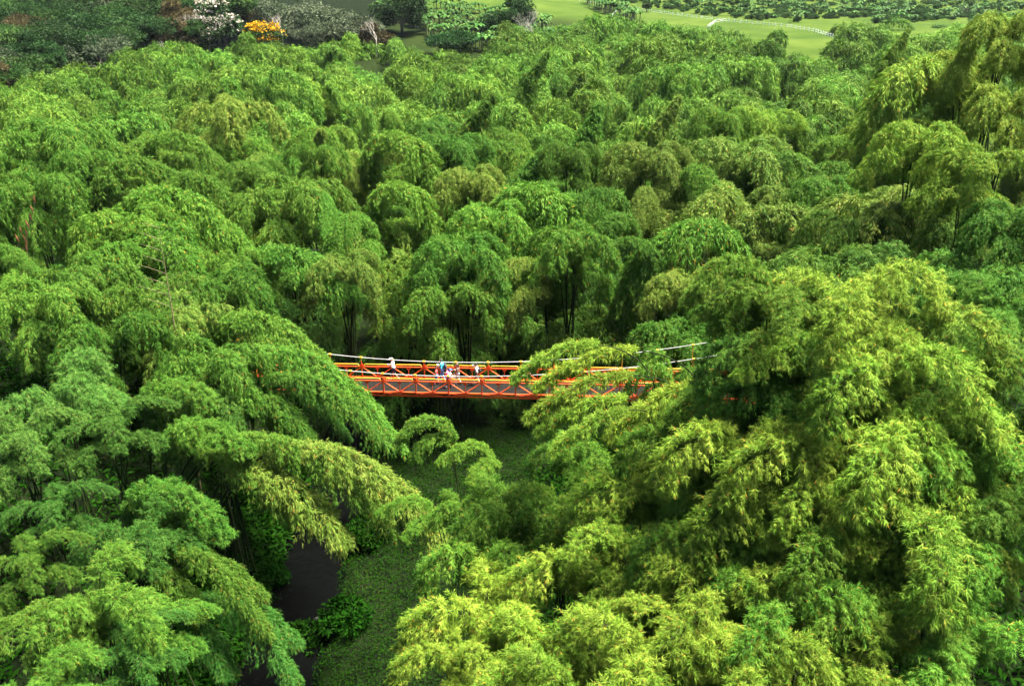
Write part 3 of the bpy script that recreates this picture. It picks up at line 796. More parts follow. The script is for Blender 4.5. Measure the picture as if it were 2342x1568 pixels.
def person(feet, face, h, cols, stride=.3, arms=('down', 'down'), lean=.03, hair=None, cap=None, long_hair=False, skirt=False, bare_legs=False,
           sleeves=True, brim=1, label='', group='people walking on the bridge', head_up=0.0):
    """cols: shirt, trousers, shoes"""
    k = h / 1.75
    shirt, trou, shoe = cols
    mats = [SKIN, CLOTH[shirt], CLOTH[trou], CLOTH[shoe]]
    C = []
    def cap_(a, b, ra, rb, m): C.append((np.array(a, float), np.array(b, float), ra, rb, m))
    cap_((0, -.07, .95), (0, .07, .95), .125, .125, 2)
    cap_((lean * .3, 0, 1.02), (lean, 0, 1.32), .125, .15, 1)
    cap_((lean, -.15, 1.40), (lean, .15, 1.40), .075, .075, 1)
    cap_((lean * 1.2, 0, 1.42), (lean * 1.4 + .02, 0, 1.55), .05, .05, 0)
    hx = lean * 1.5 + .05
    cap_((hx, 0, 1.63), (hx - .02, 0, 1.67), .088, .10, 0)
    cap_((hx + .085, 0, 1.63), (hx + .105, 0, 1.615), .018, .02, 0)
    for s in (-1, 1):
        cap_((hx - .01, s * .092, 1.65), (hx - .015, s * .098, 1.62), .022, .018, 0)
        f = s * stride
        hip = (0, s * .09, .92)
        if f >= 0: kn, an, to = (f * .75, s * .095, .50), (f * .9, s * .09, .085), (f * .9 + .17, s * .10, .04)
        else: kn, an, to = (f * .15 + .05, s * .095, .49), (f * 1.0, s * .09, .14), (f * 1.0 + .15, s * .10, .035)
        cap_(hip, kn, .092, .062, 2)
        cap_(kn, an, .058, .042, 0 if bare_legs else 2)
        cap_((an[0] - .03, an[1], an[2] - .035), to, .045, .036, 3)
        sh = (lean, s * .19, 1.40)
        m = arms[0] if s < 0 else arms[1]
        if m == 'down': el, wr = (lean - .06 - f * .2, s * .24, 1.13), (lean + .04 - f * .5, s * .24, .90)
        elif m == 'hold': el, wr = (lean - .02, s * .23, 1.13), (lean + .24, s * .12, 1.17)
        elif m == 'drink': el, wr = (lean + .17, s * .22, 1.24), (hx + .16, s * .06, 1.50)
        else: el, wr = (lean + .10, s * .22, 1.16), (lean + .30, s * .16, 1.02)
        cap_(sh, el, .055, .043, 1 if sleeves else 0)
        cap_(el, wr, .042, .030, 0)
        dr = np.array(wr) - np.array(el); dr /= np.linalg.norm(dr)
        cap_(wr, np.array(wr) + dr * .075, .034, .036, 0)
    if skirt:
        cap_((0, 0, .92), (0, 0, .62), .14, .19, 2)
    hh = .0165
    lo = np.array([-.75, -.36, -.02]); hi = np.array([.75, .36, 1.82])
    n = np.ceil((hi - lo) / hh).astype(int)
    G = np.stack(np.meshgrid(*[lo[i] + hh * np.arange(n[i]) for i in range(3)], indexing='ij'), -1)
    f = np.full(G.shape[:3], 9.0)
    def sd(Q, c):
        a, b, ra, rb, _ = c
        ab = b - a
        t = np.clip(((Q - a) @ ab) / (ab @ ab + 1e-9), 0, 1)
        return np.linalg.norm(Q - a - t[..., None] * ab, axis=-1) - (ra + (rb - ra) * t)
    for c in C:
        r = max(c[2], c[3]) + .12
        i0 = np.maximum(((np.minimum(c[0], c[1]) - r - lo) / hh).astype(int), 0)
        i1 = np.minimum(((np.maximum(c[0], c[1]) + r - lo) / hh).astype(int) + 1, n)
        s_ = tuple(slice(a, b) for a, b in zip(i0, i1))
        dd = sd(G[s_], c); o = f[s_]; kk = .03
        hm = np.clip(.5 + .5 * (o - dd) / kk, 0, 1)
        f[s_] = o * (1 - hm) + dd * hm - kk * hm * (1 - hm)
    V, F = surface_nets(f, lo, hh)
    fc = V[F].mean(1)
    dist = np.stack([sd(fc, c) for c in C], 1)
    fm = np.array([c[4] for c in C])[dist.argmin(1)]
    if not bare_legs: pass
    mbx = MB()
    for s in (-1, 1):                                        # fingers
        m = arms[0] if s < 0 else arms[1]
        ar = [c for c in C if c[4] == 0 and abs(c[2] - .034) < 1e-6][0 if s < 0 else 1]
        dr = ar[1] - ar[0]; dr /= np.linalg.norm(dr)
        sd_ = np.cross(dr, [0, s, 0.0]); sd_ /= np.linalg.norm(sd_) + 1e-9
        ins_ = np.array([0, -s, 0.0])
        for q, ln in enumerate((.07, .082, .078, .06)):
            b0 = ar[1] + dr * .02 + sd_ * (q - 1.5) * .019
            mbx.tube([b0, b0 + dr * ln * .5 + ins_ * .006, b0 + dr * ln * .85 + ins_ * .03], [.010, .009, .007], 5)
        b0 = ar[0] + dr * .03 + sd_ * -.028
        mbx.tube([b0, b0 + sd_ * -.03 + dr * .03, b0 + sd_ * -.035 + dr * .06 + ins_ * .015], [.013, .011, .008], 5)
    nb = len(V)
    VV = np.concatenate([V, np.array(mbx.V)]) * k
    FF = [tuple(q) for q in F] + [tuple(i + nb for i in q) for q in mbx.F]
    FM = list(fm) + [0] * len(mbx.F)
    root = tag(link('person', mesh('person', VV, FF, mats, True, FM), None, tuple(feet), (0, 0, face)), label, 'person', group)
    hc = np.array([hx - .015, 0, 1.665]) * k
    if hair:
        q = MB(); q.ball(hc + np.array([-.018, 0, .014]) * k, np.array([.108, .108, .115]) * k, 12, 8, zmin=-.35)
        if long_hair: q.tube([hc + np.array([-.06, 0, .03]) * k, hc + np.array([-.11, 0, -.08]) * k, hc + np.array([-.12, 0, -.24]) * k], [.09 * k, .085 * k, .03 * k], 8)
        link('hair', q.mesh('hair', [CLOTH[hair]], True), root)
    if cap:
        q = MB(); q.ball(hc + np.array([-.005, 0, .035]) * k, np.array([.120, .114, .095]) * k, 12, 8, zmin=-.1)
        q.add([np.array(v) * k + hc for v in [(.08, -.09, .035), (.08, .09, .035), (.20, .06, .02), (.20, -.06, .02), (.08, -.09, .048), (.08, .09, .048), (.20, .06, .03), (.20, -.06, .03)]],
              [(3, 2, 1, 0), (4, 5, 6, 7), (0, 1, 5, 4), (1, 2, 6, 5), (2, 3, 7, 6), (3, 0, 4, 7)])
        link('cap', q.mesh('cap', [CLOTH[cap]], True), root)
    for s in (-1, 1):
        q = MB(); q.ball(np.array([hx + .082, s * .034, 1.65]) * k, np.array([.012, .014, .01]) * k, 6, 4)
        link('eye', q.mesh('eye', [EYE]), root)
    root['_k'] = k
    return root

def wpt(root, v):
    a = root.rotation_euler[2]; k = root['_k']
    x, y, z = v[0] * k, v[1] * k, v[2] * k
    return (root.location[0] + x * math.cos(a) - y * math.sin(a), root.location[1] + x * math.sin(a) + y * math.cos(a), root.location[2] + z)

def deck_pt(sx, sy):
    d = ray(sx / 1.06746, sy / 1.06746); n = np.cross(U, Wd); o = PL + UP * (HD + .012)
    c = np.array([0, 0, CAMZ]); t = ((o - c) @ n) / (d @ n)
    return c + d * t
LEFT = ANG + PI
RIGHT = ANG
p_cap = person(deck_pt(963, 926), LEFT, 1.74, ('white', 'navy', 'shoe white'), .3, ('hold', 'hold'), .08, hair='hair dark', cap='white', bare_legs=True,
               label='man in white cap, white shirt and dark shorts walking alone on the bridge')
p_turq = person(deck_pt(1081, 930), LEFT, 1.80, ('turquoise', 'denim', 'shoe dark'), .14, ('hold', 'hold'), .05, hair='hair dark',
                label='tall man in turquoise shirt and blue jeans standing on the bridge deck')
p_red = person(deck_pt(1067, 937), LEFT, 1.36, ('red', 'blue', 'shoe pink'), .22, ('down', 'hold'), .03, hair='hair dark', bare_legs=True, sleeves=False,
               label='child in sleeveless red top and blue shorts in front of turquoise man')
p_pink = person(deck_pt(1093, 936), LEFT, 1.22, ('pink', 'pink', 'shoe dark'), .18, ('hold', 'down'), .03, hair='hair dark', bare_legs=True, skirt=True,
                label='small girl in pink top behind the turquoise man')
p_blue = person(deck_pt(1096, 944), RIGHT, 1.45, ('white', 'dark denim', 'shoe white'), .32, ('reach', 'reach'), .08, hair='hair dark', cap='cap blue',
                label='boy in blue cap, white shirt and dark jeans striding beside near railing')
p_tod = person(deck_pt(1111, 940), LEFT, 1.05, ('cream', 'cream', 'shoe white'), .1, ('down', 'down'), .02, hair='hair brown', bare_legs=True,
               label='toddler in cream shirt between the blue-capped boy and woman')
p_wom = person(deck_pt(1119, 938), LEFT, 1.66, ('brown', 'grey blue', 'shoe dark'), .2, ('hold', 'down'), .03, hair='hair brown', long_hair=True,
               label='woman in dark brown top and grey-blue trousers with brown hair')
p_boy = person(deck_pt(1165, 936), LEFT, 1.60, ('white', 'black', 'shoe white'), .22, ('drink', 'down'), .03, hair='hair dark', bare_legs=True,
               label='dark-haired youth in white shirt and black shorts raising a white cup')
p_mag = person(deck_pt(1292, 932), LEFT, 1.28, ('magenta', 'magenta', 'shoe pink'), .16, ('down', 'hold'), .03, hair='hair dark', bare_legs=True, skirt=True,
               label='child in bright pink outfit walking apart beside the bamboo spray')

def backpack(pr, c, label):
    q = MB()
    q.ball((0, 0, 0), (.11, .15, .23), 10, 8)
    q.ball((-.09, 0, -.07), (.06, .11, .11), 8, 6)
    k = pr['_k']; q.V = [tuple(np.array(v) * k) for v in q.V]
    r = tag(link('backpack', None, None, wpt(pr, (-.20, 0, 1.22)), pr.rotation_euler), label, 'backpack')
    link('bag_body', q.mesh('bag_body', [CLOTH[c]], True), r)
    for s in (-1, 1):
        t = MB(); t.tube([np.array(v) * k for v in ((.03, s * .1, .18), (.16, s * .12, .24), (.36, s * .12, .12), (.36, s * .13, -.05), (.10, s * .13, -.16))], .016 * k, 5)
        link('strap', t.mesh('strap', [CLOTH[c]]), r)
backpack(p_turq, 'navy', 'navy backpack on the back of the tall turquoise man')
backpack(p_boy, 'black', 'black backpack on the back of the youth with the cup')
def cup(pr, v, label, r=.04, h=.1):
    k = 1; q = MB(); q.tube([(0, 0, -h / 2), (0, 0, h / 2)], [r * .8, r], 8); q.tube([(0, 0, h / 2 - .004), (0, 0, h / 2 + .012)], [r * 1.12, r * 1.12], 8)
    tag(link('cup', q.mesh('cup', [CLOTH['white']]), None, wpt(pr, v)), label, 'cup')
cup(p_boy, (.34, -.04, 1.55), 'white cup held to the mouth of the white-shirted youth')
cup(p_turq, (.37, -.08, 1.22), 'white cup in the hands of the tall turquoise man', .05, .12)
cup(p_cap, (.43, .05, 1.20), 'white cup in the hands of the white-capped man', .05, .12)
for o in (p_cap, p_turq, p_red, p_pink, p_blue, p_tod, p_wom, p_boy, p_mag): del o['_k']

# ------------------------------------------------------------------ broadleaf trees, shrubs, bananas
def crown_mesh(name, seed, nclump, R, H, per, ll, lw, mats, flower=0.0, flat=1.0, spread=.55):
    rs = np.random.RandomState(seed)
    c = rs.normal(0, 1, (nclump, 3)); c = nrm(c) * rs.uniform(.55, 1.0, (nclump, 1)); c[:, 2] = np.abs(c[:, 2]) * rs.choice([1, 1, 1, -.5], nclump)
    c = c * np.array([R, R, H * flat])
    pos, d, t, fl = [], [], [], []
    for k in range(nclump):
        r = R * rs.uniform(.22, .42)
        q = nrm(rs.normal(0, 1, (per, 3)))
        pos.append(c[k] + q * r * rs.uniform(.5, 1.05, (per, 1)) * np.array([1, 1, .6]))
        d.append(q + rs.normal(0, spread, (per, 3)) + np.array([0, 0, -.15]))
        t.append(np.clip(rs.normal(.45, .12) + rs.normal(0, .15, per), 0, .95))
        fl.append((q[:, 2] > .1) & (rs.uniform(0, 1, per) < flower * rs.uniform(.2, 1.6)))
    pos = np.concatenate(pos); d = np.concatenate(d); t = np.concatenate(t); fl = np.concatenate(fl)
    V, F, T = leaf_arrays(pos, d, ll, lw, t, rs, 1.0)
    return mesh(name, V, F, mats, False, fl.astype(int), T), c

def trunk_mesh(name, seed, H, tops, r0=.28, base=-14):
    rs = np.random.RandomState(seed); q = MB()
    fork = np.array([0, 0, -H * .55])
    q.tube([(0, 0, base), (rs.uniform(-.3, .3), 0, (base - H * .55) / 2), fork], [r0 * 1.3, r0, r0 * .8], 7)
    for c in tops:
        m = fork * .45 + c * .4 + rs.normal(0, .3, 3)
        q.tube([fork, m, c], [r0 * .5, r0 * .3, r0 * .08], 5)
    return q.mesh(name, [BARK], True)
TREES = {}
for nm, sd_, nc, R, H, per, ll, lw, flat in (('round', 31, 30, 4.0, 3.4, 230, .46, .25, 1.0), ('broad', 32, 40, 5.2, 2.6, 210, .48, .25, .9),
                                             ('tall', 33, 30, 3.2, 4.8, 220, .45, .24, 1.0), ('open', 34, 20, 4.6, 3.2, 190, .45, .24, 1.0)):
    m, c = crown_mesh('crown_' + nm, sd_, nc, R, H, per, ll, lw, [TREELEAF['mid-green'], FLOWER['white']], 0, flat)
    TREES[nm] = (m, trunk_mesh('trunk_' + nm, sd_, H, c[::3]), R, H)
mW, cW = crown_mesh('crown_blossom', 36, 28, 4.2, 3.6, 150, .6, .36, [TREELEAF['mid-green'], FLOWER['white']], .42)
TREES['blossom'] = (mW, trunk_mesh('trunk_blossom', 36, 3.6, cW[::3]), 4.2, 3.6)
mF, cF = crown_mesh('crown_flower', 37, 26, 3.8, 2.6, 150, .5, .3, [TREELEAF['mid-green'], FLOWER['yellow']], .8)
TREES['flower'] = (mF, trunk_mesh('trunk_flower', 37, 2.6, cF[::3]), 3.8, 2.6)
BARE = MB()
_q = np.random.RandomState(5)
def twiggy(p, d, l, r, k):
    e = p + d * l
    BARE.tube([p, (p + e) / 2 + _q.normal(0, l * .05, 3), e], [r, r * .8, r * .55], 4, 0, False)
    if k:
        for _ in range(3): twiggy(p + d * l * _q.uniform(.55, 1), nrm(d + _q.normal(0, .5, 3) + np.array([0, 0, .15])), l * .66, r * .5, k - 1)
twiggy(np.array([0, 0, -8.0]), np.array([0, 0, 1.0]), 6, .2, 5)
BAREM = BARE.mesh('bare_branches', [plain('pale_bark', (.30, .27, .23), .9, .2, 4)])

TREELIST = []
def tree(p, kind, wpx, tone, name='tree', flower=None, label=None, group=None):
    d = depth(p)
    cm, tm, R, H = TREES[kind]
    s = wpx * d / FV / (2 * R * 1.15)
    c = p - np.array([0, 0, H * s * .9])
    g = gz(p[0], p[1])
    root = link(name, None, None, (c[0], c[1], g), (0, 0, random.Random(int(p[0] * 31 + p[1] * 7)).uniform(0, 6.28)))
    link('trunk', tm, root, (0, 0, c[2] - g), None, (s, s, s))
    o = link('crown', cm, root, (0, 0, c[2] - g), None, (s, s, s)); o['kind'] = 'stuff'
    o.material_slots[0].link = 'OBJECT'; o.material_slots[0].material = TREELEAF[tone]
    if flower: o.material_slots[1].link = 'OBJECT'; o.material_slots[1].material = FLOWER[flower]
    TREELIST.append((root, p, kind, tone, wpx, label))
    if label: tag(root, label, 'tree', group)
    return root
TR = 'trees on the far hillside'
tree(P(492, 8, 300), 'blossom', 120, 'dark green', 'flowering_tree', 'white', 'tree covered in white blossom on the left of the yellow-flowered tree', TR)
tree(P(470, 45, 285), 'blossom', 90, 'dark green', 'flowering_tree', 'white', 'smaller white-blossomed tree just below the tall white-blossomed one', TR)
tree(P(602, 55, 296), 'flower', 105, 'dark green', 'flowering_tree', 'yellow', 'tree with bright yellow flowers above the bamboo edge', TR)
tree(P(552, 14, 320), 'round', 70, 'brownish', label='reddish-brown tree between white blossom and the grey-green tree', group=TR)
tree(P(600, 0, 330), 'broad', 150, 'grey-green', label='grey-green broad tree above the yellow-flowered tree', group=TR)
tree(P(440, 50, 280), 'round', 55, 'mid-green', label='small round green tree left of the white blossom', group=TR)
tree(P(720, 10, 320), 'broad', 170, 'grey-green', label='wide silvery grey-green tree left of the banana plantation', group=TR)
tree(P(800, 40, 305), 'broad', 160, 'grey-green', label='lower silvery grey-green tree above the bright bamboo crest', group=TR)
tree(P(700, 60, 300), 'open', 90, 'grey-green', label='thin greyish tree right of the yellow-flowered tree', group=TR)
tree(P(860, 60, 298), 'round', 100, 'brownish', label='brownish-green tree at left end of the banana plantation', group=TR)
tree(P(915, -22, 330), 'round', 140, 'dark green', label='dark round tree at left end of the meadow', group=TR)
tree(P(1168, 2, 325), 'round', 135, 'dark green', label='dark green round tree standing in the banana plantation below meadow', group=TR)
tree(P(1035, 72, 296), 'broad', 120, 'dark green', label='low dark green tree below the banana plantation', group=TR)
tree(P(10, 150, 205), 'round', 90, 'brownish', 'flowering_tree', None, 'reddish-orange tree by the left edge of the bamboo', TR)
tree(P(1020, 105, 290), 'round', 50, 'bright green', label='small bright round tree under the low dark tree', group=TR)
rs = np.random.RandomState(12)
LH = []
for y in (150, 128, 108, 88, 68, 48, 28, 8, -12, -32):
    x = -60 + rs.uniform(0, 40)
    while x < 470 + (28 - y) * 1.2:
        yy = y + rs.uniform(-9, 9); xx = x
        Yd = np.interp(yy, [-40, 0, 60, 110, 150], [330, 300, 262, 232, 205])
        e = np.interp(xx, EDGE_X, EDGE_Y)
        x += rs.uniform(48, 95)
        if yy > e - 14 or (410 < xx < 640 and yy > -5): continue
        LH.append((xx, yy, Yd))
kinds = ['round', 'broad', 'tall', 'open', 'open', 'broad']
for (x, y, Yd) in LH:
    tone = rs.choice(['dark green', 'dark green', 'dark green', 'mid-green', 'brownish', 'mid-green', 'grey-green'], p=[.26, .2, .16, .14, .11, .08, .05])
    tree(P(x, y, Yd), kinds[rs.randint(6)], rs.uniform(90, 160), tone)
# woods beyond the fields
for (x, y, Y, w, k, tn) in [(1560, 18, 470, 60, 'round', 'mid-green'), (1690, 30, 440, 90, 'broad', 'dark green'), (1740, 40, 430, 60, 'round', 'mid-green'), (1600, 30, 430, 40, 'round', 'dark green'),
                            (1480, 6, 420, 26, 'round', 'dark green'), (2000, 12, 480, 110, 'broad', 'mid-green'), (2070, 22, 450, 90, 'round', 'dark green'), (2150, -4, 520, 100, 'round', 'dark green'),
                            (2230, -12, 540, 110, 'broad', 'dark green'), (2200, 20, 460, 80, 'round', 'grey-green'), (2300, -6, 560, 90, 'round', 'mid-green'), (1960, -4, 560, 90, 'broad', 'dark green'),
                            (1790, 0, 560, 100, 'broad', 'dark green'), (1870, -6, 600, 110, 'broad', 'dark green'), (1700, -4, 600, 90, 'round', 'dark green'), (2120, 40, 420, 80, 'broad', 'mid-green'),
                            (2260, 30, 400, 90, 'broad', 'mid-green'), (2040, 50, 390, 90, 'broad', 'mid-green'), (2000, 70, 370, 80, 'round', 'mid-green'), (2140, 66, 360, 80, 'round', 'mid-green'),
                            (1780, 22, 470, 80, 'round', 'dark green'), (1820, 12, 480, 90, 'broad', 'dark green'), (1860, 18, 475, 80, 'round', 'dark green'), (1840, 34, 455, 80, 'broad', 'mid-green'),
                            (1990, 40, 430, 60, 'round', 'dark green')]:
    tree(P(x, y, Y), k, w, tn)
for (x, y, Y, w) in [(400, 5, 280, 60), (425, -5, 285, 60), (640, 30, 300, 60), (860, 90, 292, 60), (1195, 75, 300, 60), (1225, 95, 290, 60), (95, 60, 255, 50), (370, 70, 255, 45), (1210, 50, 318, 50)]:
    p = P(x, y, Y); g = gz(p[0], p[1]); s = w * depth(p) / FV / 9
    r = link('bare_tree', None, None, (p[0], p[1], g), (0, 0, x))
    link('branch', BAREM, r, (0, 0, max(8 * s, p[2] - g - 9 * s)), None, (s, s, s))
    TREELIST.append((r, p, 'bare', 'bare', w, None))

# banana plants
def banana_mesh(seed):
    rs = np.random.RandomState(seed); V, F, T = [], [], []
    for k in range(9):
        a = 2.4 * k + rs.uniform(-.3, .3); L = rs.uniform(1.9, 2.6); el = rs.uniform(.6, 1.25); w = rs.uniform(.36, .5); t = rs.uniform(.2, .95)
        o = len(V); d = np.array([math.cos(a), math.sin(a), 0]); sdv = np.array([-d[1], d[0], 0])
        for j in range(5):
            u = j / 4
            c = np.array([0, 0, 2.2]) + d * L * u * math.cos(el) + np.array([0, 0, 1]) * (L * u * math.sin(el) - 1.3 * L * u * u * .6)
            ww = w * math.sin(PI * (.12 + .86 * u)) ** .7
            V += [c - sdv * ww + [0, 0, .07], c, c + sdv * ww + [0, 0, .07]]; T += [t] * 3
        for j in range(4):
            for q in (0, 1): F.append((o + j * 3 + q, o + j * 3 + q + 1, o + j * 3 + 4 + q, o + j * 3 + 3 + q))
    return mesh('banana_leaves', V, np.array(F), [BANANA], True, None, T)
BANM = [banana_mesh(k) for k in range(4)]
q = MB(); q.tube([(0, 0, -.3), (0, 0, 2.3)], [.16, .10], 6); BSTEM = q.mesh('banana_stem', [plain('banana_stem', (.16, .15, .06), .7, .3, 3)])
rs = np.random.RandomState(3)
ban = []
poly = [(830, 40), (960, 15), (1130, 30), (1260, 60), (1260, 110), (1150, 125), (1030, 118), (930, 60)]
def inpoly(x, y, pl):
    c = False
    for i in range(len(pl)):
        (x1, y1), (x2, y2) = pl[i], pl[i - 1]
        if (y1 > y) != (y2 > y) and x < (x2 - x1) * (y - y1) / (y2 - y1) + x1: c = not c
    return c
tries = 0
while len(ban) < 296 and tries < 8000:
    tries += 1
    if len(ban) < 235: x, y = rs.uniform(830, 1260), rs.uniform(15, 125); ok = inpoly(x, y, poly)
    else: t = rs.uniform(0, 1); x, y = 1345 + 115 * t + rs.uniform(-8, 8), 12 + 40 * t + rs.uniform(-7, 9); ok = True
    if not ok: continue
    p = on_ground(x, y, 240, 700)
    if p[1] > 600 or any((p[0] - b[0]) ** 2 + (p[1] - b[1]) ** 2 < 2.2 for b in ban): continue
    ban.append(p)
for i, p in enumerate(ban):
    s = rs.uniform(1.2, 1.9)
    row = i >= 235
    r = tag(link('banana_plant', None, None, (p[0], p[1], gz(p[0], p[1])), (0, 0, rs.uniform(0, 6.3)), (s, s, s)),
            'banana plant in the narrow strip below the white fence' if row else 'bright leafy banana plant in the plantation between the two dark round trees', 'banana plant',
            'banana plants in the strip by the fence' if row else 'banana plants on the far slope')
    link('stem', BSTEM, r); link('leaves', BANM[i % 4], r)

# far plantation and woods behind the fence: one mass of small bushes
srcT = [o for o in bpy.data.objects if o.name.startswith('leaves')][:2]
srcC = [[c for c in t[0].children if c.name.startswith('crown')][0] for t in TREELIST if t[2] in ('round', 'broad')][:2]
pp, ss, ii, rr = [], [], [], []
for _ in range(5200):
    x = rs.uniform(1380, 2420); Yd = 330 + 620 * rs.uniform(0, 1) ** 1.3
    q_ = P(x, 20, Yd); xw = q_[0]
    z = gz(xw, Yd); u, v = proj(np.array([xw, Yd, z]))
    fx = np.interp(u, [1300, 1410, 1500, 1600, 1700, 1800, 1890, 1960, 2500], [-20, 8, 22, 38, 47, 55, 62, 60, 40])
    if v > fx - 3 or v < -60: continue
    if 1840 < u < 2000 and 44 < v < 90: continue
    pp.append((xw, Yd, z)); bush = rs.uniform() < .6
    ii.append((2 + rs.randint(2)) if bush else rs.randint(2)); ss.append(rs.uniform(.16, .45) if bush else rs.uniform(.8, 1.4)); rr.append((0, 0, rs.uniform(0, 6.3)))
pp = [(a, b, c + (2.0 * s if i > 1 else 0)) for (a, b, c), s, i in zip(pp, ss, ii)]
tag(scatter('plantation', srcT + srcC, pp, rr, ss, ii), 'far plantation of low green crops and bushes beyond the white fence', 'plantation', kind='stuff')

# white fence across the field
FW = plain('white_fence_paint', (.8, .8, .78), .6, .08, 2)
fpx = [(1325, -2), (1400, 9), (1480, 22), (1560, 33), (1640, 43), (1720, 50), (1800, 58), (1860, 68), (1905, 82)]
fp = [on_ground(x, y + 6, 260, 900) for x, y in fpx]
def fence(pts, step, label, hgt=1.4, thick=.17):
    root = tag(link('fence', None, None, tuple(pts[0])), label, 'fence')
    o = np.array(pts[0]); P2 = []
    for a, b in zip(pts[:-1], pts[1:]):
        n = max(1, int(np.hypot(*(b - a)[:2]) / step))
        for k in range(n): t = k / n; xy = a[:2] * (1 - t) + b[:2] * t; P2.append(np.array([xy[0], xy[1], gz(*xy)]))
    P2.append(np.array([pts[-1][0], pts[-1][1], gz(pts[-1][0], pts[-1][1])]))
    q = MB(); q.bar((0, 0, -.3), (0, 0, hgt), thick, thick); pm = q.mesh('fence_post', [FW])
    for p in P2[:295]: link('post', pm, root, tuple(p - o))
    for zz in (.5, 1.15):
        q = MB(); q.tube([p - o + np.array([0, 0, zz]) for p in P2], .035, 4); link('rail', q.mesh('rail', [FW]), root)
fence(fp, 2.6, 'long white post fence running down across the far green field')
fence([on_ground(x, y, 250, 700) for x, y in ((1418, 22), (1405, 32), (1398, 46))], 2.2, 'short curved white fence branching off beside the banana strip', 1.1, .13)
fence([on_ground(x, y, 250, 700) for x, y in ((1660, 50), (1635, 54), (1618, 66))], 2.2, 'short curved white fence just above the bamboo crest', 1.1, .13)

# ------------------------------------------------------------------ ground cover, shrubs, bare culms, rocks
rs = np.random.RandomState(8)
n = 190000
gx = np.where(rs.uniform(0, 1, n) < .75, rs.uniform(-20, 9, n), rs.uniform(-40, 22, n)); gy = rs.uniform(28, 88, n)
dst = gx - (-14.6 - .02 * (gy - 55))
keep = (dst > 1.9) | (dst < -2.5)
gx, gy = gx[keep], gy[keep]
gzv = ground(gx, gy) + np.abs(rs.normal(0, .12, len(gx))) + .16 * np.sin(gx * 1.7) * np.sin(gy * 1.3) + .1
dirs = rs.normal(0, 1, (len(gx), 3)); dirs[:, 2] = np.abs(dirs[:, 2]) * .5
V, F, T = leaf_arrays(np.stack([gx, gy, gzv], 1), dirs, .17, .075, np.clip(.45 + .2 * np.sin(gx * .8) * np.sin(gy * .6) + rs.normal(0, .2, len(gx)), 0, 1), rs, .8)
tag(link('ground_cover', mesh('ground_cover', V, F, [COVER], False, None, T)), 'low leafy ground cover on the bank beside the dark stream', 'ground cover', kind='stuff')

n = 60000
gx = np.where(rs.uniform(0, 1, n) < .5, rs.uniform(-46, -17.3, n), rs.uniform(1, 36, n)); gy = rs.uniform(24, 64, n)
gx[:14000] = rs.uniform(-20.5, -16.75, 14000)
V, F, T = leaf_arrays(np.stack([gx, gy, ground(gx, gy) + rs.uniform(.1, 1.3, n) ** 1.5], 1), rs.normal(0, 1, (n, 3)) * np.array([1, 1, .5]), .55, .17, np.clip(rs.normal(.45, .2, n), 0, 1), rs, .8)
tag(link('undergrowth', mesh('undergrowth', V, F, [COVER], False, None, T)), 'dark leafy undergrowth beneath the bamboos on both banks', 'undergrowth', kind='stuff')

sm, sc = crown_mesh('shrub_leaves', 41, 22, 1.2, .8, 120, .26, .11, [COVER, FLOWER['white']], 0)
q = MB()
for c in sc[::2]: q.tube([(0, 0, -.8), np.array(c) * .9], [.03, .012], 4)
sst_m = q.mesh('shrub_stem', [BARK])
SH = [(640, 1390, 'dark shrub on the left bank, just above the rapids'), (610, 1330, 'dark shrub at the left water edge, highest of that bank'), (690, 1500, 'dark shrub at the foot of the left bank below the rapids'),
      (640, 1480, 'dark shrub under the bluish bamboo beside the left bank'),
      (840, 1240, 'leafy shrub on right bank at the upper end of pool'), (790, 1440, 'leafy shrub on the right bank beside the rapids'), (660, 1560, 'dark shrub at the bottom of the picture by the stream'),
      (860, 1180, 'leafy shrub under the drooping olive bamboo tip by the stream')]
for x, y, lb in SH:
    p = on_ground(x, y, 30, 120); s = rs.uniform(.9, 1.4)
    r = tag(link('shrub', None, None, tuple(p), (0, 0, rs.uniform(0, 6))), lb, 'shrub', 'shrubs along the stream')
    link('stem', sst_m, r, (0, 0, .6 * s), None, (s, s, s)); o = link('leaves', sm, r, (0, 0, .6 * s), None, (s, s, s)); o['kind'] = 'stuff'
ROCK = plain('wet_rock', (.03, .028, .026), .5, .4, 3)
q = MB(); q.ball((0, 0, 0), (.5, .38, .3), 9, 6); rk = np.random.RandomState(1); q.V = [tuple(np.array(v) * rk.uniform(.82, 1.12)) for v in q.V]
RM = q.mesh('rock', [ROCK], True)
for x, y, s, lb in ((790, 1458, .8, 'wet grey rock at the right end of the rapids'), (730, 1450, .6, 'wet grey rock in the middle of the rapids'), (765, 1490, .5, 'small wet rock below the rapids'), (748, 1425, .45, 'small wet rock just above the rapids')):
    p = on_ground(x, y, 30, 120); tag(link('rock', RM, None, (p[0], p[1], max(p[2], -13.3)), (0, 0, x), (s, s, s)), lb, 'rock')

